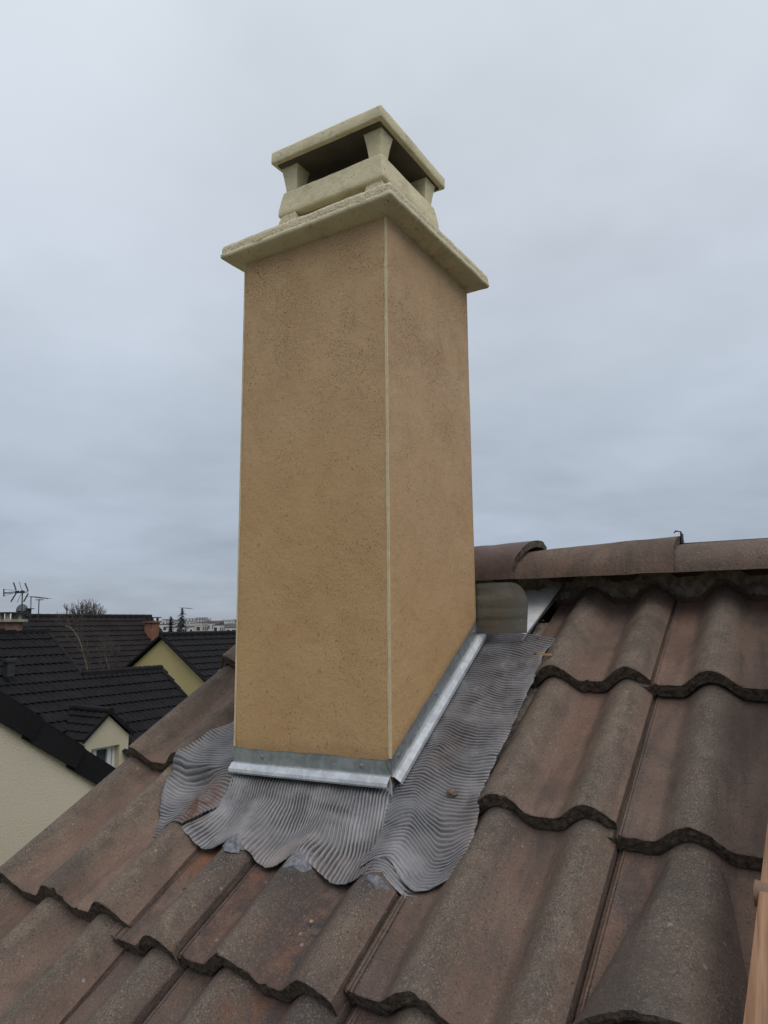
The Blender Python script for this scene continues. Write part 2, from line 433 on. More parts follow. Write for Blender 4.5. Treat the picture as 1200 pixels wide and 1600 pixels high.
# ------------------------------------------------------------------ roof frame of reference
WS, DS, HS = 0.3754, 0.3914, 1.0529          # chimney shaft: width, depth, height above its front bottom edge
TP = math.tan(RP)
def RPOS(k, v, h):
    k = np.asarray(k, float); v = np.asarray(v, float); h = np.asarray(h, float)
    k, v, h = np.broadcast_arrays(k, v, h)
    return O_ + E_ * (0.15 * k)[..., None] + S_ * v[..., None] + N_ * h[..., None]
def RAY(px, py): return CF + CR * (px - 600) / FPX - CU * (py - 800) / FPX
def ONX(px, py, axis, val):
    d = RAY(px, py); t = (val - CAM_POS[axis]) / d[axis]; return CAM_POS + d * t

T_LIFT, T_TH = 0.034, 0.027
def prof(k, w=.054):
    r = np.abs(k - np.round(k)) * 0.15
    return -0.037 + 0.037 * np.where(r < w, (0.5 + 0.5 * np.cos(np.pi * r / w)) ** 0.68, 0)
def tiletop(k, v, row):
    return -T_LIFT * (v - row * G) / G + prof(k)

# ------------------------------------------------------------------ SETTING: ground
g_ = MB(); g_.add([(-3000, -3000, -6.2), (3000, -3000, -6.2), (3000, 3000, -6.2), (-3000, 3000, -6.2)], [(0, 1, 2, 3)])
tag(g_.build('ground', GRASS, origin=(0, 0, -6.2)), kind='structure')

# ------------------------------------------------------------------ THE TILED ROOF
roof = thing('tiled_roof', 'brown concrete tiled roof in the foreground sloping up to a ridge behind the chimney', 'roof', O_)
bd = MB()      # boarding below the tiles, with a hole line for the chimney not needed: the shaft passes through
def slab(bd, k0, k1, v0, v1, h0, h1):
    P = [RPOS(k, v, h) for h in (h0, h1) for k, v in ((k0, v0), (k1, v0), (k1, v1), (k0, v1))]
    bd.add(P, [(3, 2, 1, 0), (4, 5, 6, 7), (0, 1, 5, 4), (1, 2, 6, 5), (2, 3, 7, 6), (3, 0, 4, 7)])
slab(bd, -7.1, 9.5, -2.4, .74, -.14, -.10)
bd.build('roof_boarding', DECKM, roof)
bt = MB()
for r in range(-6, 3): slab(bt, -7.05, 9.4, r * G + .30, r * G + .34, -.128, -.102)
bt.build('tile_battens', DECKM, roof)
uf = MB(); slab(uf, -1.75, -1.15, .0, .62, -.075, -.062); uf.build('felt_strip', MEMB, roof)
rb_ = MB(); slab(rb_, -7.1, 9.4, .745, .775, -.12, .055); rb_.build('ridge_board', DECKM, roof)
# back slope, out of sight from the front
bs = MB()
k = np.linspace(-7.2, 9.4, 330); apex = RPOS(0, .735, 0); 
vv = np.linspace(0, 2.4, 9)
Pk = []
for kk in k:
    row = []
    for q in vv:
        b = RPOS(kk, .735, 0); row.append(b + N0 * q * math.cos(RP) + np.array([0, 0, -q * math.sin(RP) + float(prof(kk)) - .02]))
    Pk.append(row)
bs.grid(np.array(Pk), flip=False); 
o = bs.build('back_slope_tiles', TILE, roof, attrs=True); o['kind'] = 'stuff'
# body of the house below the roof
hb = MB()
x0 = float(RPOS(-6.7, 0, 0)[0]); x1 = float(RPOS(9, 0, 0)[0])
yA = float(RPOS(0, -2.1, -.14)[1]); zA = float(RPOS(0, -2.1, -.2)[2]); yR = float(RPOS(0, .735, 0)[1]); zR = float(RPOS(0, .735, -.2)[2])
yB = yR + (yR - yA)
poly = [(x0, yA, -6.2), (x0, yB, -6.2), (x0, yB, zA), (x0, yR, zR), (x0, yA, zA)]
hb.poly_prism(poly, (x1 - x0, 0, 0))
hb.build('house_wall', CREAM, roof, recalc=True)

WEAR_SPOTS = []     # (k, v, rk, rv, soot, rust)
WEAR_SPOTS += [(-3.55, -.22, .25, .12, 1.1, .2), (-2.45, -.24, .32, .14, 1.1, .25), (-4.45, -.19, .16, .03, .1, 1.1), (-3.5, -.195, .2, .02, .3, .5), (-3.45, -.33, .3, .12, .7, .35),
               (-2.95, -.21, .22, .06, .9, 0), (-3.97, -.20, .14, .05, .85, 0), (-1.95, -.20, .16, .04, .8, 0), (-2.5, -.33, .3, .10, .5, .3),
               (-1.45, -.30, .25, .12, .5, .25), (-4.5, -.30, .15, .14, .7, .1), (.55, -.12, .22, .10, .75, .3), (-1.45, .12, .2, .2, .6, .1),
               (.50, .55, .25, .3, .1, .45), (-2.6, -.46, .3, .1, .2, .7), (-.45, .20, .15, .15, .25, .45), (-1.5, -.42, .2, .07, .9, 0), (-1.9, -.43, .2, .08, .9, 0), (-.5, -.25, .3, .2, .2, .2)]
def wear(k, v):
    r = np.clip((prof(k) + .037) / .037, 0, 1); soot = np.zeros_like(k); rust = np.zeros_like(k)
    for a, b, ra, rb, s1, s2 in WEAR_SPOTS:
        q = np.exp(-(((k - a) / ra) ** 2 + ((v - b) / rb) ** 2)); soot += q * s1; rust += q * s2
    soot += .35 * sstep(.1, .3, fbm(k * 1.7, v * 4, 91)) * (1 - r)
    rust += .28 * sstep(.05, .28, fbm(k * 1.1 + 9, v * 3, 92)) * (1 - r) * (v < .1)
    return np.stack([r, np.clip(soot, 0, 1), np.clip(rust, 0, 1), np.ones_like(k)], -1)

SEED = [100]
def make_tile(row, left, right, flange=True, lip=True, dv=0.0, dh=0.0, dk=0.0, skew=0.0, length=.42, verge=False, tilt=0.0, cutend=False):
    """left/right: visible limits in roll units; the joint roll ends at right"""
    SEED[0] += 1; sd_ = SEED[0]
    kl = left - (.34 if flange else 0)
    ks = np.unique(np.concatenate([np.arange(kl, right, .030), np.arange(left - .03, left + .11, .010) if flange else np.array([kl])])); ks = np.append(ks, right)
    vb = row * G
    rel = np.concatenate([[0, .0008, .002, .004, .008], np.linspace(.016, length, 22)])
    K, Rv = np.meshgrid(ks, rel, indexing='ij')
    chips = np.maximum(0, fbm(K * 9, K * 0 + sd_, sd_, 3) - .16) * .020
    edge = fbm(K * 14, K * 0 + 3.3, sd_ + 5, 4) * .0024 + chips
    wgt = np.exp(-Rv / .02)
    V = vb + dv + Rv + edge * wgt
    base = prof(K)
    if flange:
        fl = K < left + .12
        # channel and rib of the interlock, lower than the pan
        kk = (K - left) * .15
        ch = np.where(kk < -.010, -.0420, -.0420)
        rib = .0060 * np.exp(-((kk - .0028) / .0018) ** 2) + .0045 * np.exp(-((kk + .018) / .003) ** 2)
        tr = sstep(.0055, .0095, kk)
        base = (ch + rib) * (1 - tr) + base * tr
    if lip:
        base = base - .0015 * sstep(right - .10, right, K)
    if verge:
        base = np.where(K < -7.0, -0.055 * sstep(0, .30, -7.0 - K) , base)
    h = base - T_LIFT * Rv / G + dh + fbm(K * 2.2, V * 9, sd_ + 9, 3) * .0022 + fbm(K * 12, V * 70, sd_ + 29, 3) * .0009
    h -= .0022 * np.exp(-Rv / .0022)                      # worn rounded nose
    h += tilt * (K - (left + right) / 2) * .15
    KK = K + dk + skew * Rv / .15 * 1.0
    top = RPOS(KK, V, h)
    th = T_TH
    bot = RPOS(KK, V + np.where(Rv < .001, .002, 0), h - th)
    A = wear(KK, V)
    mb = MB()
    mb.grid(top, A, flip=True)
    mb.grid(bot[:, ::5], None, smooth=True, flip=False, mi=1)
    # front face with a broken surface
    m = 5; fr = []
    ks_ = KK[:, 0]
    for j in range(m):
        t = j / (m - 1)
        bul = (0 if j in (0, m - 1) else 1) * fbm(ks_ * 22, np.full_like(ks_, j * 1.7), sd_ + 40, 3) * .0045
        fr.append(RPOS(ks_, V[:, 0] + bul + .0015 * t, h[:, 0] - th * t))
    mb.grid(np.array(fr), None, smooth=False, flip=True, mi=1)
    # side faces
    for idx, fp in ((0, False), (-1, True)):
        side = np.stack([top[idx], RPOS(KK[idx], V[idx], h[idx] - .010), RPOS(KK[idx], V[idx], h[idx] - th)], 0)
        jit = fbm(V[idx] * 90, V[idx] * 0 + idx, sd_ + 70, 3) * .003
        side[1] += E_ * jit[:, None]
        mb.grid(side, np.tile(np.array([.2, .5, 0, 1.]), (side.shape[0] * side.shape[1], 1)), smooth=False, flip=fp, mi=0)
    bk = np.stack([top[:, -1], bot[:, -1]], 0); mb.grid(bk, None, smooth=False, mi=1)
    o = mb.build('roof_tile', [TILE, BUTT], roof, origin=RPOS((left + right) / 2, vb + dv, 0), attrs=True)
    return o
RE = .258      # where the lip of a joint roll ends, in roll units right of its centre
J = lambda k: k + RE
for row in (-6, -5, -4, -3, -2, -1):
    r0 = random.Random(row)
    q = lambda s=1.0: r0.uniform(-1, 1) * s
    pos = {-1: dict(v5=.010, v4=-.012, v2=-.009, v0=.016, v2r=-.004)}.get(row, dict(v5=q(.006), v4=q(.010), v2=q(.006), v0=q(.008), v2r=q(.006)))
    make_tile(row, -7.33, J(-5) + .12, flange=False, verge=True, lip=False, dv=pos['v5'], dh=.004, dk={-1: .03, -2: .10}.get(row, .15), skew=-.055)
    make_tile(row, J(-5) + .02, J(-4), dv=pos['v4'], dh=-.003)
    make_tile(row, J(-4), J(-2), dv=pos['v2'], dh=q(.0015), tilt=q(.008))
    make_tile(row, J(-2), J(0), dv=pos['v0'], dh=q(.0015), tilt=q(.008))
    t2 = make_tile(row, J(0), J(2), dv=pos['v2r'], dh=q(.0015), tilt=q(.008))
    make_tile(row, J(2), J(4), dv=q(.006), dh=q(.0015))
    make_tile(row, J(4), J(6), dv=q(.006), dh=q(.0015))
    make_tile(row, J(6), J(8), dv=q(.006), dh=q(.0015))
    if row == -1: vent_tile = t2
# rows beside and above the chimney
for row in (0, 1):
    dkk = {0: 0.0, 1: -.10}[row]
    make_tile(row, -7.33, J(-6) + (.08 if row == 0 else 1.0), flange=False, verge=True, lip=False, dv={0: 0.0, 1: .004}[row], dh=.004, dk=dkk, skew=-.06 if row == 0 else -.10, length=.42 if row == 0 else .375)
    make_tile(row, -1.24 if row == 0 else -1.56, J(0) + .02, flange=False, dv={0: 0.0, 1: 0.002}[row], dh={0: .001, 1: .001}[row], tilt={0: .004, 1: 0}[row], length=.42 if row == 0 else .375)
    make_tile(row, J(0), J(2), dv={0: -.014, 1: -.002}[row], dh={0: -.002, 1: 0}[row], tilt=-.004, length=.42 if row == 0 else .375)
    make_tile(row, J(2), J(4), dv=-.008, dh=0, length=.42 if row == 0 else .375)
    make_tile(row, J(4), J(6), length=.42 if row == 0 else .375)
    make_tile(row, J(6), J(8), length=.42 if row == 0 else .375)
# tiles behind the chimney, above the tray on the left
make_tile(1, J(-6) + 1.0, -3.1, flange=False, dv=.2, length=.17)

# ---- vent hood on the tile right of the joint
vh = MB()
na, nb = 44, 34
a = np.linspace(-1, 1, na); b = np.linspace(0, 1, nb)
A_, B_ = np.meshgrid(a, b, indexing='ij')
def hood(A_, B_, inset=0.0):
    hw = .26 + .42 * B_ ** .9                   # half width in roll units
    cen = 1.02 - .06 * B_
    v = -.040 - .268 * B_
    edge_h = tiletop(cen + A_ * hw, v, -1)
    crest = (tiletop(np.round(cen), v, -1)) + .002 + .030 * sstep(0, .95, B_)
    shape = np.cos(np.pi / 2 * np.clip(np.abs(A_), 0, 1)) ** .72
    low = np.minimum(edge_h, crest) - .003
    h = low + (crest - low) * shape - inset + fbm(A_ * 4, B_ * 6, 555, 3) * .004
    return RPOS(cen + A_ * hw * (1 - inset * 4), v + np.where(B_ > .98, fbm(A_ * 20, B_, 8, 3) * .006, 0), h), cen + A_ * hw, v
P, kk_, vv_ = hood(A_, B_)
at_ = np.stack([.35 + .65 * (1 - np.abs(A_)), .3 * (1 - B_) ** 2, np.zeros_like(A_), np.ones_like(A_)], -1)
vh.grid(P, at_, flip=False)
P2, _, _ = hood(A_, B_, .016)
vh.grid(P2, None, flip=True, mi=1)
vh.grid(np.stack([P[:, -1], (P[:, -1] * .5 + P2[:, -1] * .5) - S_ * .002, P2[:, -1]], 1), None, smooth=False, mi=1)
o = vh.build('vent_hood', [TILE, BUTT], roof, attrs=True, recalc=False)

# ---- ridge tiles
RV = .735
def ridge_tile(u0, u1, z0, z1, hw0, hw1, seed, flat=0.0, th=.017, cut=0.0, mat=TILE, dark=0.0):
    nu_, na_ = 30, 36
    mb = MB(); t = np.linspace(0, 1, nu_); ang = np.linspace(0, math.pi, na_)
    def surf(off):
        P = []; AT = []
        for i, tt in enumerate(t):
            zt = z0 + (z1 - z0) * tt - off; hw = hw0 + (hw1 - hw0) * tt - off; row = []; ar = []
            for a in ang:
                c = math.cos(a); s = math.sin(a)
                yy = -c * hw; zz_ = -.006 + (zt + .006) * (s ** (.85 + flat)) 
                uu = u0 + (u1 - u0) * tt + (cut * (1 - s) * tt)
                nz = float(fbm(np.array(uu * 18), np.array(a * 2.2), seed, 3)) * .004
                base = RPOS(0, RV, 0); row.append(base + E_ * (uu + float(fbm(np.array(a * 7), np.array(seed), seed, 3)) * .006 * (tt > .98)) + N0 * (yy) + np.array([0, 0, zz_ + nz]))
                ar.append((.12 + .38 * s, dark * .8 + .15 * (1 - s), .10, 1))
            P.append(row); AT.append(ar)
        return np.array(P), np.array(AT)
    P, AT = surf(0); Q, _ = surf(th)
    mb.grid(P, AT, flip=False); mb.grid(Q, None, flip=True, mi=1)
    for i, fp in ((0, False), (-1, True)): mb.grid(np.stack([P[i], Q[i]], 0), None, smooth=False, flip=fp, mi=1)
    for j in (0, -1): mb.grid(np.stack([P[:, j], Q[:, j]], 0), None, smooth=False, flip=(j == 0), mi=1)
    return mb.build('ridge_tile', [mat, BUTT], roof, attrs=True, recalc=True)
ridge_tile(.050 - .02, .44, .0635, .0665, .096, .104, 3)
ridge_tile(-.335, .066, .068, .083, .098, .108, 4)
DR = simple('smooth_brown_ridge_tile', (0.115, 0.076, 0.066), .6, var=.25, scale=20, bump=.002, bscale=60, spec=.4)
ridge_tile(-.75, -.272, .083, .096, .105, .122, 5, flat=-.15, cut=-.035, mat=DR)
for u in (.40, .77, 1.14): ridge_tile(u, u + .40, .0635, .083, .098, .106, int(u * 100))
for u in (-1.12,): ridge_tile(u, u + .40, .0735, .088, .098, .106, int(-u * 100))
cl = MB()
b0 = RPOS(0, RV, 0) + E_ * .0685
cl.tube([b0 + np.array([0, 0, .058]), b0 + np.array([0, 0, .094]), b0 + np.array([-.012, 0, .0965]), b0 + np.array([-.014, -.002, .092])], .0022, 5)
cl.box(b0 + np.array([0.002, 0, .078]), (.004, .016, .022))
cl.build('ridge_clip', STEEL, roof)
# membrane under the ridge
mm = MB()
ks = np.linspace(-3.2, 9.0, 700); ts = np.linspace(0, 1, 9)
K, T = np.meshgrid(ks, ts, indexing='ij')
rl = (prof(K) + .037) / .037
vbot = .722 + .004 * rl + fbm(K * 3, K * 0, 61, 4) * .020
V = .752 * (1 - T) + vbot * T
hh = tiletop(K, V, 1) + .004 + .0016 * np.sin(K * 60 + 14 * fbm(K * 3, T * 2, 62)) * T + .016 * np.maximum(0, fbm(K * 8, T * 3, 63, 3)) * T + .072 * (1 - T) ** 1.4 + .007 * T ** 6
P = RPOS(K, V, hh)
mm.grid(P, flip=True); mm.grid(P - N_ * .0015, flip=False)
mm.build('ridge_membrane', MEMB, roof)

# ------------------------------------------------------------------ CHIMNEY
chim = thing('chimney', 'ochre rendered square chimney with a cream concrete cap rising out of the tiled roof', 'chimney', (-WS / 2, DS / 2, -.1))
IN = .007
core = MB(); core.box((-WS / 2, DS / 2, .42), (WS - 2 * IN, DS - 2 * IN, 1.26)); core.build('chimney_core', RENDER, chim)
# render coat as a ragged-bottomed sleeve
def perimeter(n=52):
    pts = []
    def seg(p, q, m):
        for i in range(m): pts.append(np.array(p) + (np.array(q) - np.array(p)) * i / m)
    r = .0025
    seg((-WS + r, 0), (-r, 0), n); seg((-r, 0), (0, r), 2); seg((0, r), (0, DS - r), n); seg((0, DS - r), (-r, DS), 2)
    seg((-r, DS), (-WS + r, DS), n); seg((-WS + r, DS), (-WS, DS - r), 2); seg((-WS, DS - r), (-WS, r), n); seg((-WS, r), (-WS + r, 0), 2)
    return np.array(pts)
per = perimeter(); nper = len(per)
nz = 90; zt = np.linspace(0, 1, nz) ** 1.0
z0 = np.where(per[:, 1] < .0005, 0, per[:, 1] * TP) - .007 * np.clip(-per[:, 0] / WS, 0, 1)
s_arr = np.arange(nper)
z0 = z0 + fbm(s_arr * .23, s_arr * 0, 71, 4) * .006
cx, cy = -WS / 2, DS / 2
P = np.zeros((nper, nz, 3))
for j in range(nz):
    z = z0 + (HS + .004 - z0) * zt[j]
    disp = fbm(s_arr * .11, z * 6, 72, 4) * .0016 - (.0025 if j == 0 else 0)
    d = per - np.array([cx, cy]); dn = np.sign(d) * (np.abs(d) > np.array([WS, DS]) / 2 - .003)
    P[:, j, :2] = per + dn * disp[:, None]; P[:, j, 2] = z
sh = MB(); sh.grid(P, closed_u=True, flip=False)
Pin = P[:, 0].copy(); Pin[:, :2] = np.array([cx, cy]) + (per - np.array([cx, cy])) * (1 - 2 * (IN + .002) / WS)
sh.grid(np.stack([Pin, P[:, 0]], 1), closed_u=True, smooth=False)
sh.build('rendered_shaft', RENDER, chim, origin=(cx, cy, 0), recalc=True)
# pale corner beads
bdm = MB()
def bead(mb, x, y, sx, sy, zb, w=.0024):
    zs = np.linspace(zb, HS - .001, 60)
    for i in range(len(zs) - 1):
        pass
    off = fbm(zs * 9, zs * 0 + x, 33, 3) * .0024
    ww = w * (1 + .9 * fbm(zs * 16, zs * 0 + 4, 35, 4))
    ring = []
    for zq, o_, w_ in zip(zs, off, ww):
        c0 = np.array([x + o_ * .4, y - o_ * .2, zq])
        pr = .0009
        ring.append([c0 + np.array([-sx * (w_ * 1.9) + o_ * 0, sy * .0012, 0]) * np.array([1, -1, 1]),
                     c0 + np.array([-sx * (w_ * 1.9), sy * pr, 0]),
                     c0 + np.array([sx * pr * .6, sy * pr, 0]),
                     c0 + np.array([sx * pr, sy * pr * .6, 0]),
                     c0 + np.array([sx * pr, -sy * (w_ * .5), 0]),
                     c0 + np.array([-sx * .001, -sy * (w_ * .5), 0])])
    R_ = np.array(ring); R_ = np.swapaxes(R_, 0, 1)
    mb.grid(R_, closed_u=True, smooth=False)
for nm, x, y, sx, sy, zb in (('corner_bead', 0, 0, 1, -1, .003), ('corner_bead', -WS, 0, -1, -1, -.004)):
    q = MB(); bead(q, x, y, sx, sy, zb, .0024 if x == 0 else .0016); q.build(nm, BEAD, chim, recalc=True)

# ---- square rings for cap parts, subdivided and roughened
def square_loft(mb, levels, seed, amp=.002, n=26, c=(cx, cy), ang=0.0, closed_top=True, closed_bot=True, fr=26.0, mis=None):
    """levels: [(hx, hy, z)] from bottom to top"""
    loops = []
    for li, (hx, hy, z) in enumerate(levels):
        if hx > .214: hx += .0028; hy += .0028
        pts = []
        cor = [(-hx, -hy), (hx, -hy), (hx, hy), (-hx, hy)]
        for q in range(4):
            a0 = np.array(cor[q]); a1 = np.array(cor[(q + 1) % 4])
            for i in range(n):
                f_ = i / n; f_ = f_ + (-.80 * math.sin(2 * math.pi * f_) / (2 * math.pi)) * 1.2; pts.append(a0 + (a1 - a0) * f_)
        pts = np.array(pts); rr = np.linalg.norm(pts, axis=1); 
        # round the corners a little
        lim = .992 * math.hypot(hx, hy); sc = np.where(rr > lim, lim / rr, 1); pts = pts * sc[:, None]
        nn = fbm(pts[:, 0] * fr + 50, pts[:, 1] * fr + z * fr * 1.3, seed, 4) * 2
        nz_ = fbm(pts[:, 0] * fr * 1.3 + 9, pts[:, 1] * fr * 1.3 + z * 40, seed + 3, 4) * 2
        pts = pts * (1 + nn * amp / np.maximum(rr, .05))[:, None]
        ca, sa = math.cos(ang), math.sin(ang)
        X = c[0] + pts[:, 0] * ca - pts[:, 1] * sa; Y = c[1] + pts[:, 0] * sa + pts[:, 1] * ca
        loops.append(np.stack([X, Y, z + nz_ * amp * .8], 1))
    L = np.array(loops); L = np.swapaxes(L, 0, 1)
    mb.grid(L, closed_u=True, smooth=True)
    m = L.shape[0]
    if closed_top: mb.add(L[:, -1], [tuple(range(m))])
    if closed_bot: mb.add(L[:, 0], [tuple(range(m))[::-1]])
# slab with rim, granular chamfer and sloping underside
sb = MB()
square_loft(sb, [(WS / 2 - .004, DS / 2 - .004, 1.054), (WS / 2 + .001, DS / 2 + .001, 1.0550), (WS / 2 + .008, DS / 2 + .008, 1.0565), (.219, .225, 1.0640), (.2235, .2295, 1.0655), (.2255, .2315, 1.0675), (.2262, .2322, 1.0690), (.2264, .2324, 1.0725), (.2260, .2320, 1.0755), (.2225, .2285, 1.0770)],
            21, .0016, ang=-.0197, c=(-.1872, .196), closed_top=False)
sb.build('cap_slab', CAST, chim)
sc_ = MB()
square_loft(sc_, [(.2254, .2314, 1.0745), (.2252, .2312, 1.0870), (.2225, .2285, 1.0950), (.210, .216, 1.098), (.193, .199, 1.099), (.176, .182, 1.101), (.160, .160, 1.103), (.140, .140, 1.105), (.10, .10, 1.106)], 22, .0024, n=46, ang=-.0197, c=(-.1872, .196), fr=60, closed_bot=False)
sc_.build('cap_slope', RCAST, chim)
# mortar lumps the cowl stands on
lump_c = (-.1885, .1955)
for sx, sy, r in ((1, -1, .026), (-1, -1, .028), (1, 1, .026), (-1, 1, .026)):
    q = MB(); x, y = lump_c[0] + sx * .118, lump_c[1] + sy * .108
    square_loft(q, [(r * 1.3, r * 1.2, 1.096), (r * 1.2, r * 1.1, 1.130), (r * 1.05, r, 1.155), (r * .90, r * .85, 1.178), (r * .7, r * .7, 1.194)], 30 + sx + sy * 3, .007, n=9, c=(x, y), fr=55)
    q.build('mortar_lump', RCAST, chim, recalc=True)
# cowl
ca_ = -.012
q = MB()
def ring_levels(q, lv_out, lv_in, seed, amp, c, ang, mi_in=1):
    square_loft(q, lv_out, seed, amp, c=c, ang=ang, closed_top=False, closed_bot=False)
COWL_C = (-.1882, .1953)
cowl = MB()
square_loft(cowl, [(.100, .088, 1.192), (.142, .126, 1.1915), (.1455, .1295, 1.1935), (.1470, .1310, 1.1975), (.1465, .1305, 1.208), (.1430, .1275, 1.230), (.1390, .1245, 1.2500), (.1380, .1238, 1.2540), (.1355, .1215, 1.2562), (.100, .088, 1.2560), (.0985, .087, 1.225), (.100, .088, 1.188)],
            41, .0013, c=COWL_C, ang=ca_, closed_top=False, closed_bot=False, n=30)
o_cb = cowl.build('cowl_base', CAST, chim)
fl_ = MB(); fl_.box((COWL_C[0], COWL_C[1], 1.146), (.250, .220, .088)); fl_.build('slit_shade_block', DARKIN, chim)  # dark box added to blacken the shaded slit between slab and cowl
for sx in (-1, 1):
    for sy in (-1, 1):
        q = MB(); px_, py_ = COWL_C[0] + sx * .110, COWL_C[1] + sy * .098
        lv = [(.0150, .0150, 1.2540), (.0155, .0155, 1.262), (.0185, .0185, 1.285), (.0225, .0225, 1.308), (.0250, .0250, 1.3195)]
        # posts widen inwards and upwards
        square_loft(q, lv, 50 + sx + 2 * sy, .0012, n=6, c=(px_ + sx * .006, py_ + sy * .006), ang=ca_ + .0)
        q.build('cowl_post', CAST, chim)
q = MB()
square_loft(q, [(.1500, .1505, 1.3187), (.1525, .1530, 1.3195), (.1535, .1540, 1.3215), (.1535, .1540, 1.3320), (.1535, .1540, 1.3440), (.1522, .1527, 1.3475), (.1480, .1485, 1.3505), (.10, .10, 1.3560), (.03, .03, 1.3600)], 61, .0013, n=34, c=(-.1868, .1963), ang=-.0043)
q.build('cowl_top_plate', CAST, chim)
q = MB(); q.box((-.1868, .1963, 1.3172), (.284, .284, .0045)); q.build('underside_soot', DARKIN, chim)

# ---- galvanised strips
def strip(mb, mbl, org, along, outd, down, length, n=60, seed=0):
    """recessed flat part and a bright folded lip"""
    org, along, outd, down = map(lambda a: np.asarray(a, float), (org, along, outd, down))
    t = np.linspace(0, length, n)
    wob = fbm(t * 9, t * 0, seed, 3) * .0022
    sec = [(-.0040, -.004), (-.0034, .014), (-.0030, .0255), (-.0018, .0272)]
    P = np.array([[org + along * tt + outd * (o_ + w) + down * d_ for (o_, d_) in sec] for tt, w in zip(t, wob * .4)])
    mb.grid(P, smooth=False)
    P2 = P - outd * .0012; mb.grid(P2, smooth=False, flip=True)
    lip = [(-.0018, .0265), (.0030, .0272), (.0115, .0370), (.0128, .0425), (.0120, .0448), (.0095, .0438), (.0085, .0410)]
    P = np.array([[org + along * tt + outd * (o_ + w * .5) + down * (d_ + w * .25) for (o_, d_) in lip] for tt, w in zip(t, wob)])
    mbl.grid(P, smooth=False)
    P2 = P - outd * .001 + down * .0012; mbl.grid(P2, smooth=False, flip=True)
    for i in (0, -1): mbl.grid(np.stack([P[i], P2[i]], 0), smooth=False)
SD = np.array([0, math.cos(RP), math.sin(RP)]); SQ = np.array([0, math.sin(RP), -math.cos(RP)])
a1, l1 = MB(), MB()
fdir = np.array([WS, 0, .008]); fl_len = np.linalg.norm(fdir); fdir = fdir / fl_len
strip(a1, l1, (-WS - .003, 0, -.009), fdir, (0, -1, 0), (0, 0, -1), fl_len + .001, seed=81)
front_strip = a1.build('front_flashing_strip', ZINC, chim)
o = l1.build('strip_lip', ZINC_LIP, front_strip)
a2, l2 = MB(), MB()
strip(a2, l2, np.array([0, 0.002, 0.0]) - SD * .012, SD, (1, 0, 0), SQ, .478, seed=82)
side_strip = a2.build('side_flashing_strip', ZINC, chim)
l2.build('strip_lip', ZINC_LIP, side_strip)
# folded corner tab
q = MB(); q.poly_prism([(-.002, -.003, -.030), (.006, -.012, -.036), (.010, -.016, -.056), (.002, -.014, -.050), (-.006, -.010, -.045)], (.0012, .0006, 0)); q.build('corner_tab', ZINC, front_strip, recalc=True)
# screws
def screw(parent, p, nrm, up):
    nrm = np.asarray(nrm, float); up = np.asarray(up, float); sd2 = np.cross(nrm, up)
    q = MB(); n = 14
    prof_ = [(.0048, .0), (.0046, .0010), (.0034, .0013), (.0032, .0030), (.0020, .0036), (.0018, .0018), (0.0001, .0016)]
    L = np.array([[np.asarray(p) + nrm * h + (up * math.cos(a) + sd2 * math.sin(a)) * r for a in np.arange(n) * 2 * math.pi / n] for r, h in prof_])
    q.grid(np.swapaxes(L, 0, 1), closed_u=True, smooth=False); q.build('screw', STEEL_S, parent)
STEEL_S = simple('zinc_plated_screw', (0.32, 0.32, 0.31), .45, .7, var=.2, scale=300)
for x in (-.302, -.066): screw(front_strip, (x, -.0002 + .004, -.022 + (x + WS) * .02), (0, -1, 0), (0, 0, 1))
for t in (.028, .21, .44): screw(side_strip, np.array([-.0045 + .001, .002, 0]) + SD * t + SQ * .013, (1, 0, 0), (0, 0, 1))
# faint stamped letters on the front strip
def stamped(txt, loc, size, parent):
    cu = bpy.data.curves.new('stamp', 'FONT'); cu.body = txt; cu.size = size; cu.extrude = .0002
    to = bpy.data.objects.new('stamp_tmp', cu); COL.objects.link(to)
    me = bpy.data.meshes.new_from_object(to.evaluated_get(bpy.context.evaluated_depsgraph_get()))
    bpy.data.objects.remove(to)
    me.materials.clear(); me.materials.append(ZINC_LIP)
    o = bpy.data.objects.new('stamped_mark', me); COL.objects.link(o); o.parent = parent
    pp = WP[parent.name]; o.location = [loc[i] - pp[i] for i in range(3)]; o.rotation_euler = (math.radians(90), 0, 0)
stamped('TVX', (-.128, .0024, -.0235), .0085, front_strip)

# ---- back gutter: upstand plate and tray
gut = thing('back_gutter', 'dull galvanised upstand plate and pale zinc tray behind the chimney foot', 'flashing', (0, DS, .22))
q = MB(); pl = []
x0_, x1_, zb_, zt_ = -.004, .121, .216, .333
pl += [(x0_, zb_), (x1_ - .004, zb_ + .002)]
for a in np.linspace(0, math.pi / 2, 12): pl.append((x1_ - .046 + .046 * math.cos(a), zt_ - .052 + .052 * math.sin(a)))
pl += [(x0_, zt_ - .001)]
poly = [(x, DS + .004 + .006 * math.sin(x * 20) + (z - zb_) * .06, z) for x, z in pl]
q.poly_prism(poly, (0, .0014, 0)); q.build('upstand_plate', ZINC_DULL, gut, recalc=True)
q = MB()
K = np.linspace(0, 1, 30); V = np.linspace(.478, .742, 16)
kr = np.interp(V, [.478, .52, .73, .742], [-1.70, -1.66, -1.47, -1.46])
KK = -5.2 + (kr[None, :] + 5.2) * K[:, None]; VV = np.broadcast_to(V, KK.shape)
hh = -.030 + fbm(KK * 1.5, VV * 6, 95, 3) * .006
P = RPOS(KK, VV, hh); q.grid(P, flip=True); q.grid(P - N_ * .001)
q.build('zinc_tray', ZINC_TRAY, gut)
q = MB()   # turned edge of the tray
P = np.stack([RPOS(kr, V, -.030 + .0), RPOS(kr + .01, V, -.020), RPOS(kr + .03, V, -.021)], 0); q.grid(P, smooth=False); q.build('tray_edge', ZINC_DULL, gut)

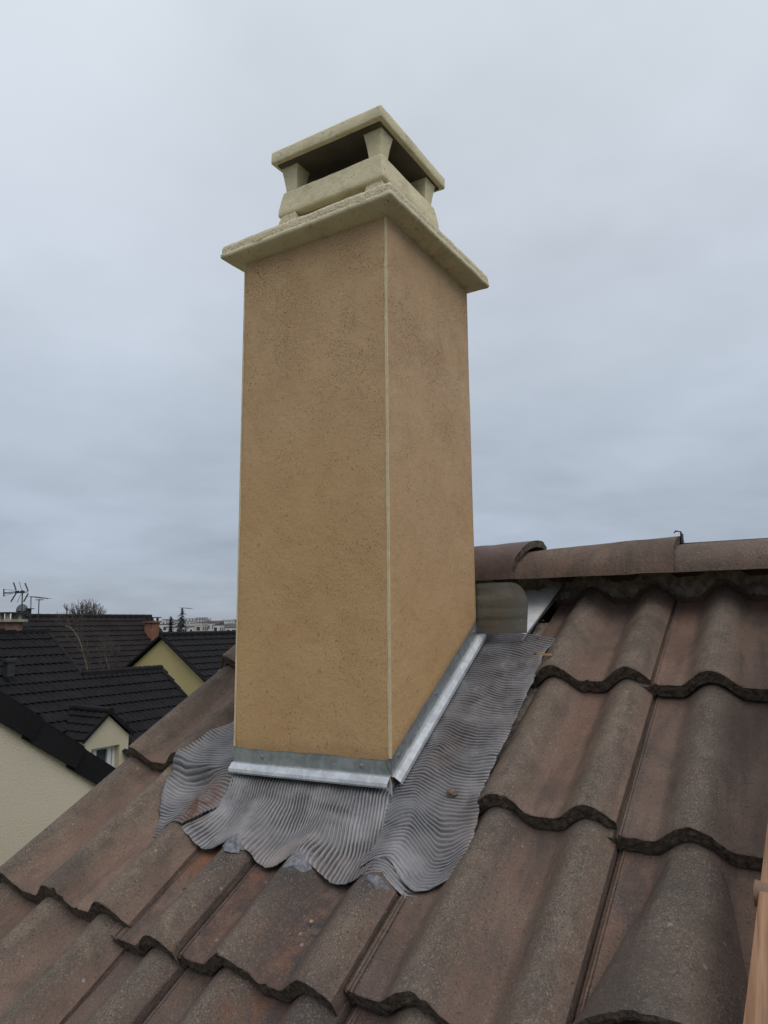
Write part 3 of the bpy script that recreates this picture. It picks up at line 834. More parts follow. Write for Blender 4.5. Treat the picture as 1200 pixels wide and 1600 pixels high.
# ------------------------------------------------------------------ FLUTED LEAD
lead = thing('lead_flashing', 'grey fluted lead sheet moulded over the tiles around the chimney foot', 'flashing', RPOS(-3.6, -.1, -.03))
def resample(poly, n, smooth=2):
    poly = np.array(poly, float); d = np.concatenate([[0], np.cumsum(np.hypot(np.diff(poly[:, 0]) * .15, np.diff(poly[:, 1])))])
    t = np.linspace(0, d[-1], n); P = np.stack([np.interp(t, d, poly[:, i]) for i in (0, 1)], 1)
    w = max(1, n // 40)
    for _ in range(smooth):
        Q = P.copy()
        for i in range(1, n - 1):
            a, b = max(0, i - w), min(n - 1, i + w); m = min(i - a, b - i); Q[i] = P[i - m:i + m + 1].mean(0)
        P = Q
    return P
def coons(bot, right, top, left, ns, nt_):
    B, T_, Lf, R_ = resample(bot, ns), resample(top, ns), resample(left, nt_), resample(right, nt_)
    s = np.linspace(0, 1, ns)[:, None, None]; t = np.linspace(0, 1, nt_)[None, :, None]
    P = (1 - t) * B[:, None] + t * T_[:, None] + (1 - s) * Lf[None] + s * R_[None] \
        - ((1 - s) * (1 - t) * B[0] + s * (1 - t) * B[-1] + (1 - s) * t * T_[0] + s * t * T_[-1])
    return P, np.broadcast_to(s[..., 0], P.shape[:2]), np.broadcast_to(t[..., 0], P.shape[:2])
def lead_piece(name, P, S2, T2, phase, hfun, amp, seed, edge_sides, rust=None, bare=None, th=.0018, frag=.0):
    k, v = P[..., 0], P[..., 1]
    phase = phase + .26 * fbm(k * 5, v * 33, seed + 11, 3) * 2
    # ragged cut edges
    h = hfun(k, v)
    wn_ = {'front_apron': 34, 'under_ply': 6}.get(name, 9 if name == 'right_apron' else 5)
    for _ in range(2):
        hp = np.pad(h, ((wn_, wn_), (0, 0)), mode='edge'); cs = np.cumsum(np.vstack([np.zeros((1, hp.shape[1])), hp]), 0)
        h = (cs[2 * wn_ + 1:] - cs[:-2 * wn_ - 1]) / (2 * wn_ + 1)
    lipx = np.zeros_like(k)
    for jj, ex in ((-5, .12), (-4, 0), (-2, 0)):
        rr2 = jj + RE + ex; lipx = np.maximum(lipx, (.001) * sstep(rr2 - .24, rr2, k) * (k < rr2 + .06))
    real = np.where(v < .03, tiletop(k, v, -1) + lipx + .0015, -1)
    h = np.maximum(h, real) if name != 'under_ply' else h
    if name != 'under_ply':
        for _ in range(2):
            w2 = max(2, wn_ // 3); hp = np.pad(h, ((w2, w2), (0, 0)), mode='edge'); cs = np.cumsum(np.vstack([np.zeros((1, hp.shape[1])), hp]), 0)
            h = (cs[2 * w2 + 1:] - cs[:-2 * w2 - 1]) / (2 * w2 + 1)
        h = h + .0014
    fl = np.cos(2 * np.pi * phase)
    am = amp * np.clip(1.15 - 1.9 * sstep(.02, .30, fbm(k * 1.3 + 2, v * 7, seed + 21, 3)), .12, 1.1) * (1 + .5 * fbm(k * 2.5, v * 14, seed, 3)) * (1 - .55 * sstep(.08, .30, fbm(k * 1.6 + 5, v * 9, seed + 1, 3)))
    hem = np.zeros_like(k)
    for sd3 in edge_sides: hem = np.maximum(hem, np.exp(-{'b': T2, 't': 1 - T2, 'l': S2, 'r': 1 - S2}[sd3] / .05))
    am = am * (1 - .8 * hem)
    h = h + am * np.sign(fl) * np.abs(fl) ** .75 + fbm(k * 4, v * 26, seed + 2, 3) * .006
    ed = np.zeros_like(k)
    for sd3 in edge_sides:
        e = {'b': T2, 't': 1 - T2, 'l': S2, 'r': 1 - S2}[sd3]; ed = np.maximum(ed, np.exp(-e / .022))
    h = h + ed * (-.0010 + fbm(k * 7, v * 45, seed + 4, 3) * .005)
    jit = fbm(k * 12, v * 80, seed + 5, 3) * .005 * ed
    P3 = RPOS(k + jit / .15, v + jit, h)
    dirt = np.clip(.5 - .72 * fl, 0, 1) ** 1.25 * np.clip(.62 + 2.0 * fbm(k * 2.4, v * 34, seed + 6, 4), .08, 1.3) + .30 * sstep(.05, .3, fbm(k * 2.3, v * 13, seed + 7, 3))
    A = np.stack([np.clip(dirt, 0, 1), np.zeros_like(k) if bare is None else bare(k, v), np.zeros_like(k) if rust is None else rust(k, v), np.ones_like(k)], -1)
    mb = MB(); mb.grid(P3, A, flip=True)
    Q = P3 - N_ * th
    A2 = A[:, :, :] * 0 + np.array([1, 0, 0, 1])
    for arr, q_, fp in ((P3[:, 0], Q[:, 0], False), (P3[:, -1], Q[:, -1], True), (P3[0], Q[0], True), (P3[-1], Q[-1], False)):
        mb.grid(np.stack([arr, q_], 0), np.tile(np.array([1., 0, 0, 1]), (2 * len(arr), 1)), smooth=False, flip=fp)
    mb.grid(Q[::3, ::3], np.tile(np.array([1., 0, 0, 1]), (Q[::3, ::3].shape[0] * Q[::3, ::3].shape[1], 1)))
    return mb.build(name, LEAD, lead, attrs=True)
# height of the dressed sheet
def h_front(k, v):
    tt = tiletop(k, np.minimum(v, 0), -1) + .0040
    tt = np.where(k < -4.6, tt + .004, tt)
    wl = sstep(-.012, -.135, v) * .84
    flat = -.0150 + .06 * v + .0
    return np.maximum(flat * (1 - wl) + tt * wl, tt)
def h_right(k, v):
    tt = tiletop(k, v, -1) + .0045
    lo = sstep(.0, -.14, v) * .88
    side = -.0185 - .010 * sstep(-2.2, -1.4, k) + .004 * np.cos((k + 1.85) * 5.0) * sstep(.2, -.1, v) + fbm(k * 1.2, v * 5, 77, 2) * .006
    side = side - .004 * sstep(.3, .5, v)
    h = side * (1 - lo) + tt * lo
    return np.where(v < .02, np.maximum(h, tt), h) + .0015 * sstep(-2.3, -2.1, k)
def h_left(k, v):
    t1 = tiletop(k + .02, v, -1) + .007
    t0 = -T_LIFT * v / G + np.where(k > -5.72, prof(np.full_like(k, -5.72)) * sstep(-5.35, -5.72, k) - .026 * sstep(-5.72, -5.35, k), prof(k)) + .0045
    t0 = np.maximum(t0, -.034)
    t1 = np.maximum(t1, tiletop(k - .03, v, -1) + .007)
    w = sstep(-.030, .002, v)
    side = -.016 + .0 * v
    h = t1 * (1 - w) + t0 * w
    wk = sstep(-5.25, -4.85, k) * sstep(-.09, -.01, v)
    h = h * (1 - wk) + np.maximum(side, h * 0 - .022) * wk
    return h
# right apron: flutes run across it
bot = [(-2.20, -.165), (-2.12, -.152), (-1.92, -.141), (-1.75, -.160), (-1.58, -.174), (-1.40, -.164), (-1.23, -.142)]
rgt = [(-1.23, -.142), (-1.13, -.085), (-1.17, -.026), (-1.26, .020), (-1.26, .085), (-1.24, .179), (-1.24, .30), (-1.24, .385), (-1.30, .440), (-1.18, .500)]
top = [(-2.42, .520), (-1.95, .522), (-1.60, .515), (-1.20, .500)]
lft = [(-2.20, -.165), (-2.15, -.115), (-2.20, -.07), (-2.36, -.018), (-2.40, .02), (-2.42, .520)]
P, S2, T2 = coons(bot, rgt, top, lft, 84, 900)
NF = 88
ph = T2 * NF + .6 * fbm(S2 * 3.0, T2 * 9, 301, 3) * 2 + .9 * fbm(S2 * 1.2, T2 * 4, 302, 2) * 2 + .25 * np.sin(S2 * 9 + T2 * 20) + .8 * sstep(.45, .1, S2) * sstep(.25, .1, T2)
lead_piece('right_apron', P, S2, T2, ph, h_right, .0013, 310, 'br',
           rust=lambda k, v: .25 * np.exp(-((k + 1.5) / .1) ** 2 - ((v - .40) / .05) ** 2) + .35 * np.exp(-((k + 1.9) / .15) ** 2 - ((v - .1) / .06) ** 2))
# front apron: flutes run down the slope
bot = [(-4.92, -.160), (-4.72, -.172), (-4.52, -.178), (-4.25, -.174), (-4.10, -.164), (-3.98, -.162), (-3.84, -.169), (-3.72, -.178), (-3.43, -.190), (-3.20, -.179), (-3.08, -.168), (-2.96, -.167), (-2.82, -.175), (-2.60, -.188), (-2.35, -.192), (-2.15, -.186), (-2.05, -.170)]
rgt = [(-2.05, -.170), (-2.08, -.12), (-2.20, -.075), (-2.28, -.020), (-2.29, .010)]
top = [(-4.82, .012), (-3.5, .012), (-2.29, .010)]
lft = [(-4.92, -.160), (-4.80, -.109), (-4.72, -.060), (-4.82, .012)]
P, S2, T2 = coons(bot, rgt, top, lft, 620, 74)
ph = S2 * 54 + .35 * fbm(S2 * 5, T2 * 2.2, 321, 3) * 2 + .5 * (1 - T2) * fbm(S2 * 3.3 + 4, T2 * 1.2, 322, 2) * 2
lead_piece('front_apron', P, S2, T2, ph, h_front, .0013, 330, 'b')
# left apron
bot = [(-5.46, -.172), (-5.36, -.176), (-5.26, -.163), (-5.12, -.158), (-5.00, -.157), (-4.90, -.160)]
rgt = [(-4.90, -.160), (-4.78, -.109), (-4.68, -.060), (-4.78, -.012), (-4.79, .05), (-4.79, .40)]
top = [(-5.62, .42), (-5.2, .41), (-4.79, .40)]
lft = [(-5.46, -.172), (-5.73, -.112), (-5.92, -.065), (-5.99, -.024), (-5.97, .048), (-5.90, .104), (-5.75, .153), (-5.66, .25), (-5.62, .42)]
P, S2, T2 = coons(bot, rgt, top, lft, 64, 620)
ph = T2 * 72 + .6 * fbm(S2 * 2.6, T2 * 6, 341, 3) * 2 + .9 * fbm(S2 * 1.2, T2 * 2.4, 342, 2) * 2 - 1.5 * S2
lead_piece('left_apron', P, S2, T2, ph, h_left, .0014, 350, 'bl',
           rust=lambda k, v: 1.0 * np.exp(-((k + 4.98) / .17) ** 4 - ((v + .105) / .055) ** 4) + .6 * np.exp(-((k + 5.38) / .1) ** 2 - ((v + .16) / .02) ** 2))
# second ply under the toe of the right apron
bot = [(-2.16, -.182), (-2.02, -.176), (-1.90, -.168), (-1.78, -.176), (-1.62, -.183), (-1.50, -.178)]
P, S2, T2 = coons(bot, [(-1.50, -.178), (-1.5, -.150)], [(-2.16, -.14), (-1.5, -.150)], [(-2.16, -.182), (-2.16, -.14)], 90, 24)
lead_piece('under_ply', P, S2, T2, T2 * 5, lambda k, v: tiletop(k, v, -1) + .0015, .0012, 360, 'b')
# smears of grey sealant on the rolls just below the sheet
for kc, vc, rk, rv in ((-3.97, -.180, .14, .020), (-2.97, -.186, .17, .022), (-1.93, -.198, .11, .010)):
    q = MB(); n = 26
    ctr = RPOS(kc, vc, float(tiletop(np.array(kc), vc, -1)) + .0022); ring = []; rings = []
    for f in (0, .5, .85, 1.0):
        ring = []
        for a in np.arange(n) * 2 * math.pi / n:
            rr_ = f * (1 + 1.1 * float(fbm(np.array(math.cos(a) * 2.2 + 5), np.array(math.sin(a) * 2.2 + kc), 5, 3)))
            kk2, vv2 = kc + rk * rr_ * math.cos(a), vc + .012 + rv * rr_ * math.sin(a)
            ring.append(RPOS(kk2, vv2, float(tiletop(np.array(kk2), vv2, -1)) + (.0013 if f < .9 else -.0006)))
        rings.append(ring)
    q.grid(np.swapaxes(np.array(rings), 0, 1), closed_u=True); q.build('sealant_smear', SMEAR, lead, recalc=True)

# ------------------------------------------------------------------ small debris
def crumb(name, p, r, seed, mat, label, cat, group=None, stretch=(1, 1, .7)):
    q = MB(); n, m = 8, 6
    L = []
    for i in range(m):
        th_ = math.pi * i / (m - 1); row = []
        for j in range(n):
            a = 2 * math.pi * j / n; d = np.array([math.sin(th_) * math.cos(a) * stretch[0], math.sin(th_) * math.sin(a) * stretch[1], math.cos(th_) * stretch[2]])
            row.append(np.asarray(p) + d * r * (1 + .9 * float(fbm(np.array(i * 1.3 + seed), np.array(j * 1.1 if 0 < i < m - 1 else 0.), seed, 2))))
        L.append(row)
    q.grid(np.swapaxes(np.array(L), 0, 1), closed_u=True, smooth=False)
    return tag(q.build(name, mat, recalc=True), label, cat, group)
MUD = simple('dry_mortar_crumb', (0.16, 0.12, 0.09), .95, var=.4, scale=200)
CHIP = simple('fresh_wood_chip', (0.36, 0.22, 0.11), .8, var=.2, scale=200)
LEAF = simple('dry_brown_bits', (0.14, 0.075, 0.04), .95, var=.4, scale=200)
crumb('mortar_crumb', RPOS(-1.57, .007, -.018), .0095, 4, MUD, 'brown mortar crumb lying on the fluted lead right of the chimney corner', 'crumb')
q = MB(); pc = RPOS(-1.12, .392, .0035)
q.box(pc, (.026, .006, .004), rot=.5); tag(q.build('wood_chip', CHIP), 'tan wood chip on the tile edge beside the top of the lead sheet', 'wood chip')
crumb('gravel_bit', RPOS(-2.46, -.262, -.039), .0035, 8, simple('pale_bit', (.36, .27, .19), .9, var=.2), 'pale crumb in the tile pan below the lead apron', 'crumb')
crumb('gravel_bit', RPOS(-4.03, -.285, -.004), .0032, 9, MUD, 'brown crumb on the narrow tile left of the sealant smear', 'crumb')
for i, (kk3, vv3) in enumerate(((-1.47, .50), (-1.50, .53), (-1.44, .47), (-1.52, .57), (-1.40, .44))):
    crumb('leaf_crumb', RPOS(kk3, vv3, -.028 + .004 * (i % 2)), (.0038, .003, .0034, .0028, .0032)[i], 20 + i, LEAF, 'rusty brown leaf crumb in the gap between zinc tray and tile', 'leaf litter', 'leaf crumbs in the gap by the tray', (1.3, .8, .5))

# ------------------------------------------------------------------ wooden roof ladder at the right edge
lad = thing('roof_ladder', 'wooden roof ladder lying on the tiles at the right edge', 'ladder', RPOS(1.9, -.3, .06))
pA = RPOS(1.600, -.306, .075); pB = RPOS(1.716, -.055, .075)
ld = (pB - pA) / np.linalg.norm(pB - pA); lx = np.cross(ld, N_); lx /= np.linalg.norm(lx); lx = -lx if lx @ E_ < 0 else lx; ln = np.cross(lx, ld)
for off in (0, .36):
    q = MB(); c = (pA + pB) / 2 + lx * (.014 + off) - ln * .030
    q.box(c, (.028, 1.9, .060), R=np.stack([lx, ld, ln], 1)); q.build('rail', WOOD, lad)
for t in (-.40, -.13, .145, .42):
    q = MB(); c = pA + ld * (t + .0) - ln * .012
    q.tube([c - lx * .006, c + lx * .38], .014, 12); q.build('rung', WOOD, lad)

# ------------------------------------------------------------------ NEIGHBOUR WITH CREAM GABLE (lower left)
NX = -3.3
nb_ = thing('cream_gable_house', 'rough cream stucco gable wall with black verge tiles at the lower left', 'house', (NX - 2, 0, -6.2))
vt = ONX(0, 1087, 0, NX); ve = ONX(182, 1211, 0, NX)
sl_ = (ve - vt); sl_ /= np.linalg.norm(sl_)
apx = vt - sl_ * 3.2; eav = vt + sl_ * 2.2
q = MB(); dn_ = np.array([0, 0, -.12])
ya, za = apx[1], apx[2]; ye, ze = eav[1], eav[2]
wallp = [(NX, 2 * ya - ye, -6.2), (NX, ye, -6.2), (NX, ye, ze - .10), (NX, ya, za - .10), (NX, 2 * ya - ye, ze - .10)]
q.poly_prism(wallp, (-6, 0, 0)); q.build('gable_wall', CREAM, nb_, recalc=True)
q = MB(); up_ = np.array([0, -sl_[2], sl_[1]])
for sgn in (1, -1):
    dd = sl_ * np.array([1, sgn, 1]); uu_ = up_ * np.array([1, sgn, 1])
    Lr = np.linalg.norm(eav - apx)
    c = apx + dd * Lr / 2 + np.array([-3.05, 0, 0]) - uu_ * .06
    q.box(c, (6.0, Lr, .06), R=np.stack([(1, 0, 0), dd, uu_], 1))
q.build('roof', DARKTILE, nb_, recalc=True)
tl = .365; i0 = 0
first = ONX(60, 1128, 0, NX); s0 = (first - apx) @ sl_
base_v = None
for i in range(-9, 5):
    s = s0 + i * tl
    # each verge tile is an L-section: top flap and hanging cheek, tipped up at its lower end
    q = MB(); tip = .03
    c0 = apx + sl_ * s
    for (a, b, th_) in (('top', 0, 0), ('cheek', 0, 0)):
        pass
    R_ = np.stack([np.array([1., 0, 0]), sl_ * math.cos(tip) + up_ * math.sin(tip), -sl_ * math.sin(tip) + up_ * math.cos(tip)], 1)
    Lt = tl + .045
    q.box(c0 - sl_ * Lt / 2 + up_ * .012 + np.array([-.10, 0, 0]), (.23, Lt, .022), R=R_)
    yw = .045; R3_ = np.stack([R_[:, 0] * math.cos(yw) - R_[:, 1] * math.sin(yw), R_[:, 1] * math.cos(yw) + R_[:, 0] * math.sin(yw), R_[:, 2]], 1)
    q.box(c0 - sl_ * Lt / 2 - up_ * .055 + np.array([.026, 0, 0]), (.020, Lt, .125), R=R3_)
    q.build('verge_tile', DARKTILE, nb_, recalc=True)

# ------------------------------------------------------------------ tiled slopes of the background houses
def unit_tile_mesh(name, w, g, amp, mat, thick=.03):
    """one pantile seen from afar: corrugated sheet with a proud front edge, about 40 triangles"""
    q = MB(); n = 9
    xs = np.linspace(-w / 2, w / 2, n); pr = np.array([0, .5, 1, .5, 0, .5, 1, .5, 0]) * amp
    top = np.array([[(x, 0, p + thick), (x, g * 1.04, p)] for x, p in zip(xs, pr)])
    q.grid(top, smooth=False, flip=True)
    fr = np.array([[(x, 0, p + thick), (x, 0, p - .006)] for x, p in zip(xs, pr)]); q.grid(fr, smooth=False)
    me_o = q.build(name, mat, origin=(0, 0, 0), recalc=False)
    return me_o
def slope_tiles(parent, origin, along, up, rows, w, g, me_src, xr, jit=.006, name='roof_tile', seed=1, skip=None):
    """rows: number of courses measured down from the ridge; xr(row)->(x0,x1) in metres along"""
    rr = random.Random(seed)
    along = Vector(along).normalized(); up = Vector(up).normalized(); nr = along.cross(up)
    R3 = Matrix((along, up, nr)).transposed()
    pp = Vector(WP[parent.name]); cnt = 0
    for r in range(rows):
        a, b = xr(r)
        n = max(1, int(round((b - a) / w)))
        for i in range(n):
            if skip is not None and skip(Vector(origin) + along * (a + (i + .5) * w) - up * ((r + .7) * g)): continue
            o = bpy.data.objects.new(name, me_src.data); COL.objects.link(o); o.parent = parent
            p = Vector(origin) + along * (a + (i + .5) * w) - up * ((r + 1) * g) + nr * rr.uniform(0, jit)
            o.location = p - pp
            e = R3.to_euler(); o.rotation_euler = e; cnt += 1
    return cnt
def slope_sheet(mb, origin, along, up, rows, w, g, xr, amp=.03, thick=.03, per=5):
    along = np.asarray(along, float); up = np.asarray(up, float); nr = np.cross(along, up)
    for r in range(rows):
        a, b = xr(r); n = max(2, int((b - a) / w) * per + 1)
        xs = np.linspace(a, b, n); pr = amp * np.maximum(0, np.cos(2 * np.pi * xs / w)) 
        def row(vs, hs): return np.array([[np.asarray(origin) + along * x - up * (vs_) + nr * (p + h_) for vs_, h_ in zip(vs, hs)] for x, p in zip(xs, pr)])
        mb.grid(row([r * g - .02, (r + 1) * g], [0, thick]), smooth=False, flip=False)
        mb.grid(row([(r + 1) * g, (r + 1) * g], [thick, -.01]), smooth=False, flip=False)

# ---- House B
PIT = math.radians(35)
Bz, Bx, By0, By1 = -0.856, -13.70, 9.40, 11.67
Ux, Uz = -15.07, 0.10
hb2 = thing('dormer_house', 'cream house with black tiled roof, stepped ridge and small gabled dormer', 'house', (-15, 8, -6.2))
alongB = (0, 1, 0); upB = (-math.cos(PIT), 0, math.sin(PIT)); nB = (math.sin(PIT), 0, math.cos(PIT))
um = unit_tile_mesh('roof_tile', .30, .31, .028, DARKTILE)
xe = -11.55                               # eaves
Lup = (Ux - xe) / -math.cos(PIT)
rowsU = int(math.ceil(Lup / .31))
offr = (Bx - Ux) / math.cos(PIT)          # slope distance between the two ridges
DSK = (ONX(131, 1155, 0, xe)[1] - .02, ONX(201, 1151, 0, xe)[1] + .02)
def xrU(r):
    d = (r + 1) * .34
    return (-3.6, 0) if d < offr + .05 else (-3.6, By1 - By0)
# the part hidden behind the near gable house is cut short
n_t = slope_tiles(hb2, (Ux, By0, Uz), alongB, upB, rowsU, .30, .31, um, lambda r: (max(-3.6, -4.4 + r * .28), 0) if (r + 1) * .31 < offr else (max(-3.6, -4.4 + r * .28), By1 - By0), skip=lambda p: DSK[0] < p.y < DSK[1] and p.x > xe - .75)
bpy.data.objects.remove(um)
q = MB()
for (x_, z_, y0_, y1_) in ((Ux, Uz, 3.0, By0), (Bx, Bz, By0, By1)):
    xq = xe - .62
    q.poly_prism([(x_, y0_, z_ - .03), (xq, y0_, z_ - (xq - x_) * math.tan(PIT) - .03), (xq, y0_, z_ - (xq - x_) * math.tan(PIT) - .12), (x_, y0_, z_ - .15),
                  (x_ - (xe - x_), y0_, z_ - (xe - x_) * math.tan(PIT) - .12), (x_ - (xe - x_), y0_, z_ - (xe - x_) * math.tan(PIT) - .03)], (0, y1_ - y0_, 0))
q.build('roof_boards', DARKTILE, hb2, recalc=True)
q = MB()
for (x_, z_, y0_, y1_) in ((Ux, Uz, 3.1, By0 - .05), (Bx, Bz, By0, By1 - .08)):
    xw = xe - .45
    ze_ = z_ - (xw - x_) * math.tan(PIT) - .16
    q.poly_prism([(xw, y0_, -6.2), (xw, y0_, ze_), (x_, y0_, z_ - .16), (2 * x_ - xw, y0_, ze_), (2 * x_ - xw, y0_, -6.2)], (0, y1_ - y0_, 0))
q.build('house_wall', CREAM2, hb2, recalc=True)
# ridge caps and verge strips
def capline(parent, p, q_, n, r, mat, name='ridge_cap'):
    p = np.asarray(p, float); q_ = np.asarray(q_, float); L = np.linalg.norm(q_ - p); d = (q_ - p) / L
    for i in range(n):
        a = p + d * (L * i / n); b = p + d * (L * (i + 1) / n + .03)
        w = MB(); w.tube([a, b], [r, r * 1.12], 7, smooth=False); w.build(name, mat, parent)
capline(hb2, (Ux, 5.6, Uz + .01), (Ux, By0 + .02, Uz + .01), 9, .08, DARKTILE)
capline(hb2, (Bx, By0, Bz + .01), (Bx, By1 + .02, Bz + .01), 6, .08, DARKTILE)
ev = lambda x_, z_: np.array([xe, 0, z_ - (xe - x_) * math.tan(PIT)])
capline(hb2, (Bx, By1, Bz + .02), (xe, By1, ev(Bx, Bz)[2] + .02), 7, .05, DARKTILE, 'verge_cap')
capline(hb2, (Ux, By0, Uz + .01), (Bx, By0, Bz + .02), 4, .05, BROWNTILE, 'verge_cap')
q = MB(); q.tube([(xe + .05, 5.0, ev(Bx, Bz)[2] - .06), (xe + .05, DSK[0] - .15, ev(Bx, Bz)[2] - .06)], .06, 8); q.tube([(xe + .05, DSK[1] + .05, ev(Bx, Bz)[2] - .06), (xe + .05, By1, ev(Bx, Bz)[2] - .06)], .06, 8); q.build('gutter', GUTTER, hb2)
# dormer
DX = xe - .10
ap = ONX(169, 1117, 0, DX); el = ONX(131, 1155, 0, DX); er = ONX(201, 1151, 0, DX)
ez = (el[2] + er[2]) / 2; yl, yr, yc = el[1], er[1], (el[1] + er[1]) / 2
w_l, w_b = ONX(143, 1171, 0, DX), ONX(187, 1163, 0, DX); wy0, wy1, wz1 = w_l[1], w_b[1], (w_l[2] + w_b[2]) / 2; wz0 = wz1 - 1.15
q = MB()
for poly in ([(DX, yl, ez), (DX, yl, -6.2), (DX, wy0, -6.2), (DX, wy0, ez)], [(DX, wy1, ez), (DX, wy1, -6.2), (DX, yr, -6.2), (DX, yr, ez)],
             [(DX, yl, ez), (DX, yr, ez), (DX, yc, ap[2])], [(DX, wy0, wz1), (DX, wy0, ez), (DX, wy1, ez), (DX, wy1, wz1)], [(DX, wy0, -6.2), (DX, wy0, wz0), (DX, wy1, wz0), (DX, wy1, -6.2)]):
    q.poly_prism(poly, (-.22, 0, 0))
for y_ in (yl, yr - .12): q.box((DX - .9, y_ + .06, ez - .6), (1.5, .12, 1.2))
q.build('dormer_wall', CREAM2, hb2, recalc=True)
ih = (ap[2] - ez); hwid = (yr - yl) / 2 + .06; rlen = 2.3
dr = MB(); dz = ih / ((yr - yl) / 2)
for sg in (-1, 1):
    o0 = np.array([DX + .06, yc, ap[2] + .07]); upv = np.array([0, -sg, dz]); upv /= np.linalg.norm(upv)
    al = np.array([1., 0, 0]) if sg < 0 else np.array([-1., 0, 0])
    org = o0 - np.array([rlen, 0, 0]) if sg < 0 else o0
    slope_sheet(dr, org, al, upv, 4, .2, hwid * math.hypot(1, dz) / 4, lambda r: (0, rlen), amp=.02, thick=.03)
    dr.add([o0 + np.array([0, 0, -.02]), o0 - np.array([rlen, 0, .02]), o0 - np.array([rlen, 0, .02]) - upv * hwid * math.hypot(1, dz), o0 + np.array([0, 0, -.02]) - upv * hwid * math.hypot(1, dz)], [(0, 1, 2, 3)])
o = dr.build('dormer_roof', DARKTILE, hb2); o['kind'] = 'stuff'
q = MB(); q.tube([(DX + .1, yc, ap[2] + .08), (DX - 1.8, yc, ap[2] + .08)], .075, 7); q.build('dormer_ridge', DARKTILE, hb2)
for sg in (-1, 1):
    q = MB(); q.poly_prism([(DX + .05, yc, ap[2] + .10), (DX + .05, yc + sg * hwid, ap[2] + .10 - dz * hwid), (DX + .05, yc + sg * hwid, ap[2] + .02 - dz * hwid), (DX + .05, yc, ap[2] + .02)], (.035, 0, 0)); q.build('barge_board', DARKTILE, hb2, recalc=True)
q = MB(); q.tube([(DX + .0, yl - .13, ez - .10), (DX - .9, yl - .13, ez - .10)], .05, 8); q.build('dormer_gutter', GUTTER, hb2)
q = MB(); q.box((DX - .28, (wy0 + wy1) / 2, (wz0 + wz1) / 2), (.02, wy1 - wy0, wz1 - wz0)); win = q.build('window', INT, hb2)
q = MB(); wm = (wy0 + wy1) / 2; fy = [(wy0, .05), (wm - .09, .07), (wm + .04, .07), (wy1 - .05, .05)]
for (y_, w_) in ((wy0 + .03, .06), (wm - .15, .09), (wm + .20, .09), (wy1 - .03, .06)): q.box((DX - .17, y_, (wz0 + wz1) / 2), (.06, w_, wz1 - wz0))
for z_ in (wz0 + .03, wz1 - .03): q.box((DX - .17, wm, z_), (.055, wy1 - wy0 - .01, .06))
q.build('frame', FRAME, win)
q = MB(); q.box((DX - .19, wm, (wz0 + wz1) / 2), (.01, wy1 - wy0, wz1 - wz0)); q.build('pane', GLASS, win)
q = MB(); ys = np.linspace(wy0, wy1, 40); cv = np.array([[(DX - .24 + .012 * math.sin(i * 1.6), y_, z_) for z_ in (wz0, wz1)] for i, y_ in enumerate(ys)]); q.grid(cv); q.build('curtain', CURT, win)

# roof vent and small pipe on house B
q = MB(); pv = ONX(14, 1045, 0, -13.6); q.box((pv[0], pv[1], pv[2]), (.16, .16, .30)); q.box((pv[0], pv[1], pv[2] + .17), (.24, .26, .06)); q.build('roof_vent', STEEL, hb2)
# chimney of house B with brick shaft and pale cowl
def small_chimney(name_parent, cxy, z0_, z1_, w, d, mat, capmat, post_h=.22, plate=.03):
    q = MB(); q.box((cxy[0], cxy[1], (z0_ + z1_) / 2), (w, d, z1_ - z0_)); sh_ = q.build('chimney_stack', mat, name_parent)
    q = MB(); q.box((cxy[0], cxy[1], z1_ + .03), (w + .14, d + .14, .06)); q.build('cap_slab', capmat, sh_)
    q = MB()
    for sx in (-1, 1):
        for sy in (-1, 1): q.box((cxy[0] + sx * (w / 2 - .06), cxy[1] + sy * (d / 2 - .06), z1_ + .06 + post_h / 2), (.07, .07, post_h))
    q.build('cap_posts', capmat, sh_)
    q = MB(); q.box((cxy[0], cxy[1], z1_ + .06 + post_h + plate / 2), (w + .12, d + .12, plate)); q.build('cap_plate', STEEL, sh_)
    return sh_
cb = ONX(19, 985, 0, Ux)
small_chimney(hb2, (Ux - .1, cb[1]), -.3, .34, .34, .40, BRICK2, PALEC, .13)

# ---- House C, long dark roof with brick chimney at its right end; its ridge runs along +Y
CX, CY0, CY1, CZ = -24.9, 14.6, 21.0, .60
hc = thing('long_brown_roof_house', 'long house with dark brown tiled roof in the middle distance, bare tree behind it', 'house', (CX - 2, 18, -6.2))
q = MB(); PC = math.radians(38)
slope_sheet(q, (CX, CY0, CZ), (0, 1, 0), (-math.cos(PC), 0, math.sin(PC)), 17, .30, .32, lambda r: (0, CY1 - CY0), amp=.03, thick=.035, per=4)
slope_sheet(q, (CX, CY1, CZ), (0, -1, 0), (math.cos(PC), 0, math.sin(PC)), 17, .60, .32, lambda r: (0, CY1 - CY0), amp=.03, thick=.035, per=2)
o = q.build('roof_tiles', BROWNTILE, hc); o['kind'] = 'stuff'
q = MB(); hwC = 4.2
q.poly_prism([(CX, CY0 + .1, CZ - .08), (CX + hwC, CY0 + .1, CZ - .08 - hwC * math.tan(PC)), (CX + hwC, CY0 + .1, -6.2), (CX - hwC, CY0 + .1, -6.2), (CX - hwC, CY0 + .1, CZ - .08 - hwC * math.tan(PC))], (0, CY1 - CY0 - .2, 0)); q.build('house_wall', CREAM2, hc, recalc=True)
capline(hc, (CX, CY0, CZ + .02), (CX, CY1, CZ + .02), 18, .08, BROWNTILE)
CY = CY0
cc = ONX(236, 1012, 0, CX + 1.1)
small_chimney(hc, (CX + 1.1, float(cc[1])), -1.6, .34, .46, .40, BRICK, BRICK2, .14, .035)

